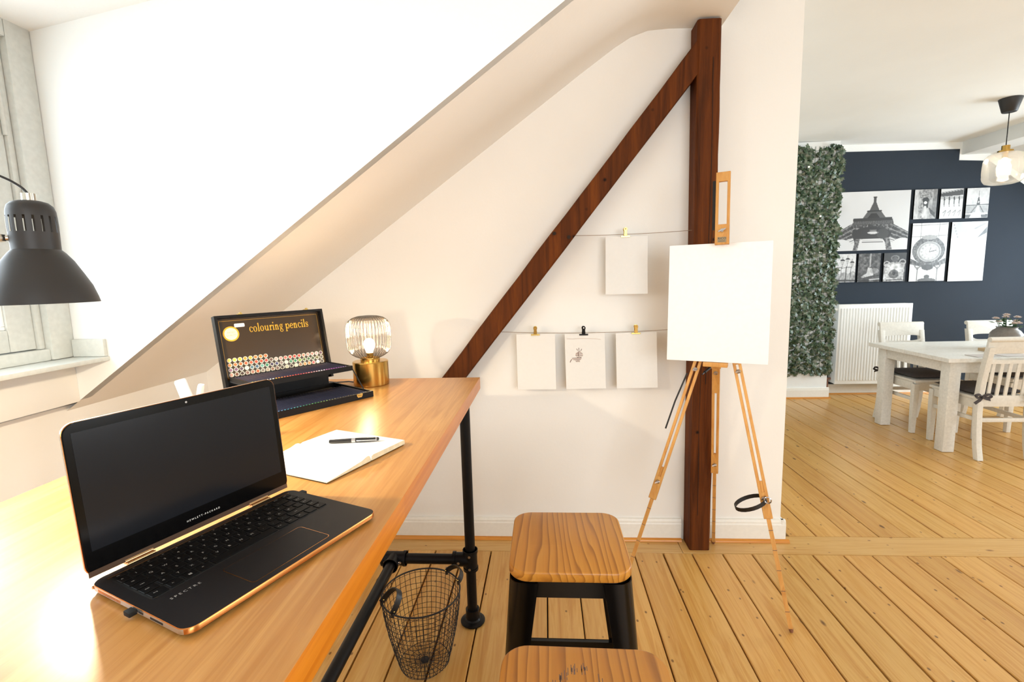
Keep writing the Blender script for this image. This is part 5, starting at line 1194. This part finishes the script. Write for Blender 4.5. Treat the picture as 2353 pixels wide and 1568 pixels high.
# tower seen from below
p = Pic(170, 140, .93); p.noise(4, 3, .16, np.clip(1 - p.u * 1.6, 0, 1) * np.clip(1 - p.v * 1.8, 0, 1) * 2)
p.poly([(0, .72), (.22, .55), (.5, .50), (.78, .55), (1, .70), (1, .95), (.80, .80), (.5, .72), (.2, .80), (0, .98)], .33)
p.noise(60, 40, .5, (p.g < .4) * 1.0)
for k in range(9): p.line(0, .74 + k * .03, .24 + k * .02, .56 + k * .03, .006, .12 if k % 2 else .75, .8); p.line(1, .72 + k * .028, .76 - k * .02, .56 + k * .028, .006, .12 if k % 2 else .75, .8)
p.poly([(.24, .555), (.27, .47), (.78, .47), (.80, .555)], .30); p.poly([(.25, .50), (.255, .45), (.77, .445), (.775, .495)], .18); p.poly([(.38, .45), (.45, .32), (.61, .32), (.69, .45)], .38); p.poly([(.44, .45), (.49, .37), (.56, .37), (.61, .45)], .10)
p.line(.44, .335, .62, .33, .012, .15); p.poly([(.465, .32), (.51, .19), (.512, .10), (.545, .10), (.55, .19), (.595, .32)], .33); p.line(.51, .10, .55, .10, .008, .15)
for k in range(24): q = .26 + k * .022; p.line(q, .505, q + .004, .55, .004, .6, .7)
p.poly([(.24, .70), (.34, .62), (.5, .59), (.66, .62), (.78, .70), (.72, .90), (.66, .80), (.36, .80), (.30, .90)], .13); p.ell(.53, .70, .075, .022, .9); p.ell(.53, .66, .05, .012, .55); p.ell(.66, .72, .08, .09, .34, .6)
p.ell(.10, 1.02, .19, .22, .93); p.ell(.93, 1.0, .17, .20, .93); p.ell(.53, 1.02, .16, .14, .93); p.poly([(.27, 1), (.30, .80), (.36, .80), (.33, 1)], .45); p.poly([(.72, 1), (.69, .80), (.75, .78), (.80, 1)], .45)
p.noise(50, 40, .5, ((p.g > .4) & (p.g < .5)) * 1.0); p.line(.40, .83, .66, .83, .012, .85); p.line(.39, .86, .67, .86, .006, .4)
PW.append(('photo_print', 3.262, 2.305, 4.059, 1.659, p, 'large black and white print of an iron tower seen from below'))
# arcade
p = Pic(56, 72, .72); p.noise(12, 3, .2); p.poly([(0, 0), (.16, 0), (.22, 1), (0, 1)], .86); p.poly([(.84, 0), (1, 0), (1, 1), (.78, .85)], .55); p.ell(.52, .20, .28, .24, .62); p.noise(20, 30, .35, (abs(p.g - .62) < .06) * 1.0); p.poly([(.36, .32), (.40, .28), (.60, .28), (.64, .34), (.62, .62), (.42, .62)], .14); p.ell(.50, .45, .07, .05, .95); p.poly([(.44, .56), (.54, .56), (.62, .95), (.36, .95)], .88); p.poly([(.64, .6), (.95, .8), (.98, .98), (.74, .80)], .25); p.noise(14, 14, .15)
PW.append(('photo_print', 4.100, 2.304, 4.335, 1.985, p, 'small print of a long vaulted arcade, in the top row'))
# balustrade
p = Pic(56, 72, .90); p.poly([(0, .15), (1, .04), (1, .22), (0, .26)], .28); p.line(0, .13, 1, .02, .02, .55)
for k in range(5):
    q = .05 + k * .22; p.poly([(q + .08, .26), (q + .22, .26), (q + .20, .58), (q + .12, .60)], .14); p.ell(q, .48, .085, .20, .90); p.ell(q, .30, .09, .05, .75); p.line(q + .10, .80, q + .22, .72, .018, .5); p.line(q + .14, .92, q + .22, .74, .014, .55)
PW.append(('photo_print', 4.373, 2.301, 4.607, 1.981, p, 'small print of stone balusters, in the top row'))
# distant tower
p = Pic(56, 72, .88); p.noise(3, 4, .08); p.line(.54, .10, .54, .42, .012, .3); p.poly([(.52, .30), (.56, .30), (.62, .55), (.46, .55)], .22); p.ell(.54, .47, .03, .035, .9); p.line(0, .575, 1, .555, .02, .1); p.poly([(0, .60), (1, .58), (1, .80), (0, .82)], .70); p.line(.46, .60, .24, .82, .022, .3); p.line(.62, .60, .80, .82, .022, .3); p.poly([(.5, .58), (.58, .58), (.70, 1), (.36, 1)], .85); p.line(0, .83, .3, .82, .014, .4); p.line(.7, .82, 1, .82, .014, .4); p.poly([(0, .88), (.25, .88), (.18, 1), (0, 1)], .35); p.poly([(.70, .90), (1, .88), (1, 1), (.72, 1)], .2); p.noise(14, 14, .1)
PW.append(('photo_print', 4.644, 2.299, 4.876, 1.978, p, 'small print of a distant iron tower and fountains, in the top row'))
# station clock
p = Pic(94, 132, .94); p.noise(40, 50, .04)
for q in (.04, .23): p.line(0, q, 1, q - .015, .008, .55)
for q in (.25, .76): p.line(q, 0, q - .01, .36, .008, .55)
p.ell(.50, .47, .46, .24, .42); p.noise(30, 40, .35, (abs(p.g - .42) < .05) * 1.0); p.ell(.52, .49, .34, .175, .80); p.ell(.52, .49, .31, .16, .62); p.ell(.52, .49, .285, .15, .90); p.ell(.52, .49, .29, .15, .6, .5, .9)
for k in range(12): a = 2 * PI * k / 12; p.ell(.52 + .22 * math.cos(a), .49 + .115 * math.sin(a), .03, .016, .75, .8)
p.ell(.52, .49, .12, .062, .75, .6, .85); p.line(.52, .495, .72, .465, .012, .35); p.line(.52, .495, .56, .42, .010, .45); p.ell(.50, .245, .22, .04, .70)
p.poly([(0, .60), (.2, .66), (.8, .66), (1, .60), (1, .70), (.72, .74), (.5, .80), (.28, .74), (0, .70)], .42); p.noise(26, 30, .45, (abs(p.g - .42) < .02) * 1.0); p.ell(.5, .76, .16, .05, .30)
for q in (.22, .78): p.line(q, .76, q, 1, .014, .4); p.ell(q, .74, .09, .03, .45, .8, .6); p.line(q - .12, .70, q, .80, .01, .4); p.line(q + .12, .70, q, .80, .01, .4)
p.ell(.5, .92, .08, .03, .35); p.ell(.5, .985, .26, .04, .4); p.noise(20, 28, .08)
PW.append(('photo_print', 4.104, 1.940, 4.480, 1.297, p, 'tall print of an ornate round station clock'))
# bright girders
p = Pic(94, 132, .97); p.poly([(0, 0), (1, 0), (.6, .35), (.35, .6), (.15, .7), (0, .45)], .80); p.noise(5, 6, .14, np.clip(1 - p.v * 1.3, 0, 1)); p.poly([(.55, 0), (1, 0), (1, .06), (.5, .40), (.35, .30)], .88)
for k in range(9): t_ = k / 9; p.line(.62 + t_ * .3, .10 - t_ * .10 + .02, .68 + t_ * .3, .12 - t_ * .08, .012, .55, .8)
p.line(1, .03, .45, .42, .012, .99); p.line(.72, 0, .3, .28, .010, .96); p.poly([(.72, .28), (1, .08), (1, .19)], .35); p.noise(12, 18, .3, (abs(p.g - .35) < .02) * 1.0)
for k in range(6): p.line(1, .30 + k * .03, .76 - k * .01, .42 + k * .03, .005, .35 if k < 4 else .6, .8)
p.line(0, .28, .20, .62, .012, .99); 
for k in range(5): p.ell(.06 + k * .03, .05 + k * .05, .02, .015, .65)
PW.append(('photo_print', 4.518, 1.940, 4.889, 1.288, p, 'tall bright print of sunlit iron girders'))
# lamp posts
p = Pic(56, 68, .93); p.poly([(0, .70), (.15, .62), (.3, .70), (.5, .64), (.7, .70), (.9, .6), (1, .66), (1, 1), (0, 1)], .72); p.noise(16, 10, .3, (p.v > .66) * 1.0)
for (x, y) in ((.42, .24), (.64, .20), (.84, .32)): p.poly([(x - .11, y), (x - .05, y - .06), (x + .05, y - .06), (x + .11, y)], .18); p.line(x, y - .14, x, y - .06, .012, .2); p.poly([(x - .07, y + .02), (x + .07, y + .02), (x + .04, y + .14), (x - .04, y + .14)], .8); p.line(x, y + .12, x - .02, .5, .012, .35)
for k in range(3): p.line(.2 + k * .22, .47 + .03 * (k % 2), .4 + k * .22, .47, .014, .4)
p.line(.60, .45, .58, 1, .022, .12); p.line(.38, .5, .38, .8, .012, .3); p.line(.80, .5, .78, .9, .014, .3); p.line(0, .93, 1, .95, .05, .3); p.noise(20, 20, .12)
PW.append(('photo_print', 3.273, 1.625, 3.520, 1.307, p, 'small print of old street lanterns beside the ivy'))
# garden fountain
p = Pic(56, 68, .34); p.noise(10, 14, .35); p.noise(20, 26, .22); p.line(.55, .02, .55, .45, .04, .82, .85); p.poly([(.45, .5), (.62, .52), (.72, .75), (.3, .82), (.1, .84), (.4, .7)], .86); p.ell(.75, .62, .2, .1, .7, .7); p.line(0, .86, 1, .78, .05, .25); p.line(.2, .84, .7, .76, .02, .9); p.line(.55, .92, 1, .90, .03, .85); p.line(0, .95, .5, .97, .05, .15); p.noise(12, 14, .12)
PW.append(('photo_print', 3.547, 1.624, 3.787, 1.305, p, 'small dark print of a garden fountain'))
# carved gate
p = Pic(58, 68, .14); p.poly([(.06, .38), (.5, .30), (.94, .36), (.92, 1), (.02, 1)], .78); p.ell(.14, .38, .15, .10, .72, 1, .65); p.ell(.84, .32, .15, .10, .72, 1, .65); p.ell(.5, .18, .2, .10, .5, 1, .6); p.ell(.5, .24, .12, .10, .4); p.ell(.5, .55, .36, .16, .86); p.ell(.48, .74, .22, .16, .45); p.ell(.48, .72, .08, .06, .15); p.line(.15, .95, .85, .93, .025, .25); p.line(.05, .9, .05, .5, .02, .9); p.noise(16, 20, .35, (p.v > .3) * 1.0); p.noise(9, 9, .1)
PW.append(('photo_print', 3.822, 1.623, 4.062, 1.303, p, 'small print of a carved stone doorway beside the clock print'))
for a in PW: frame_pic(*a)
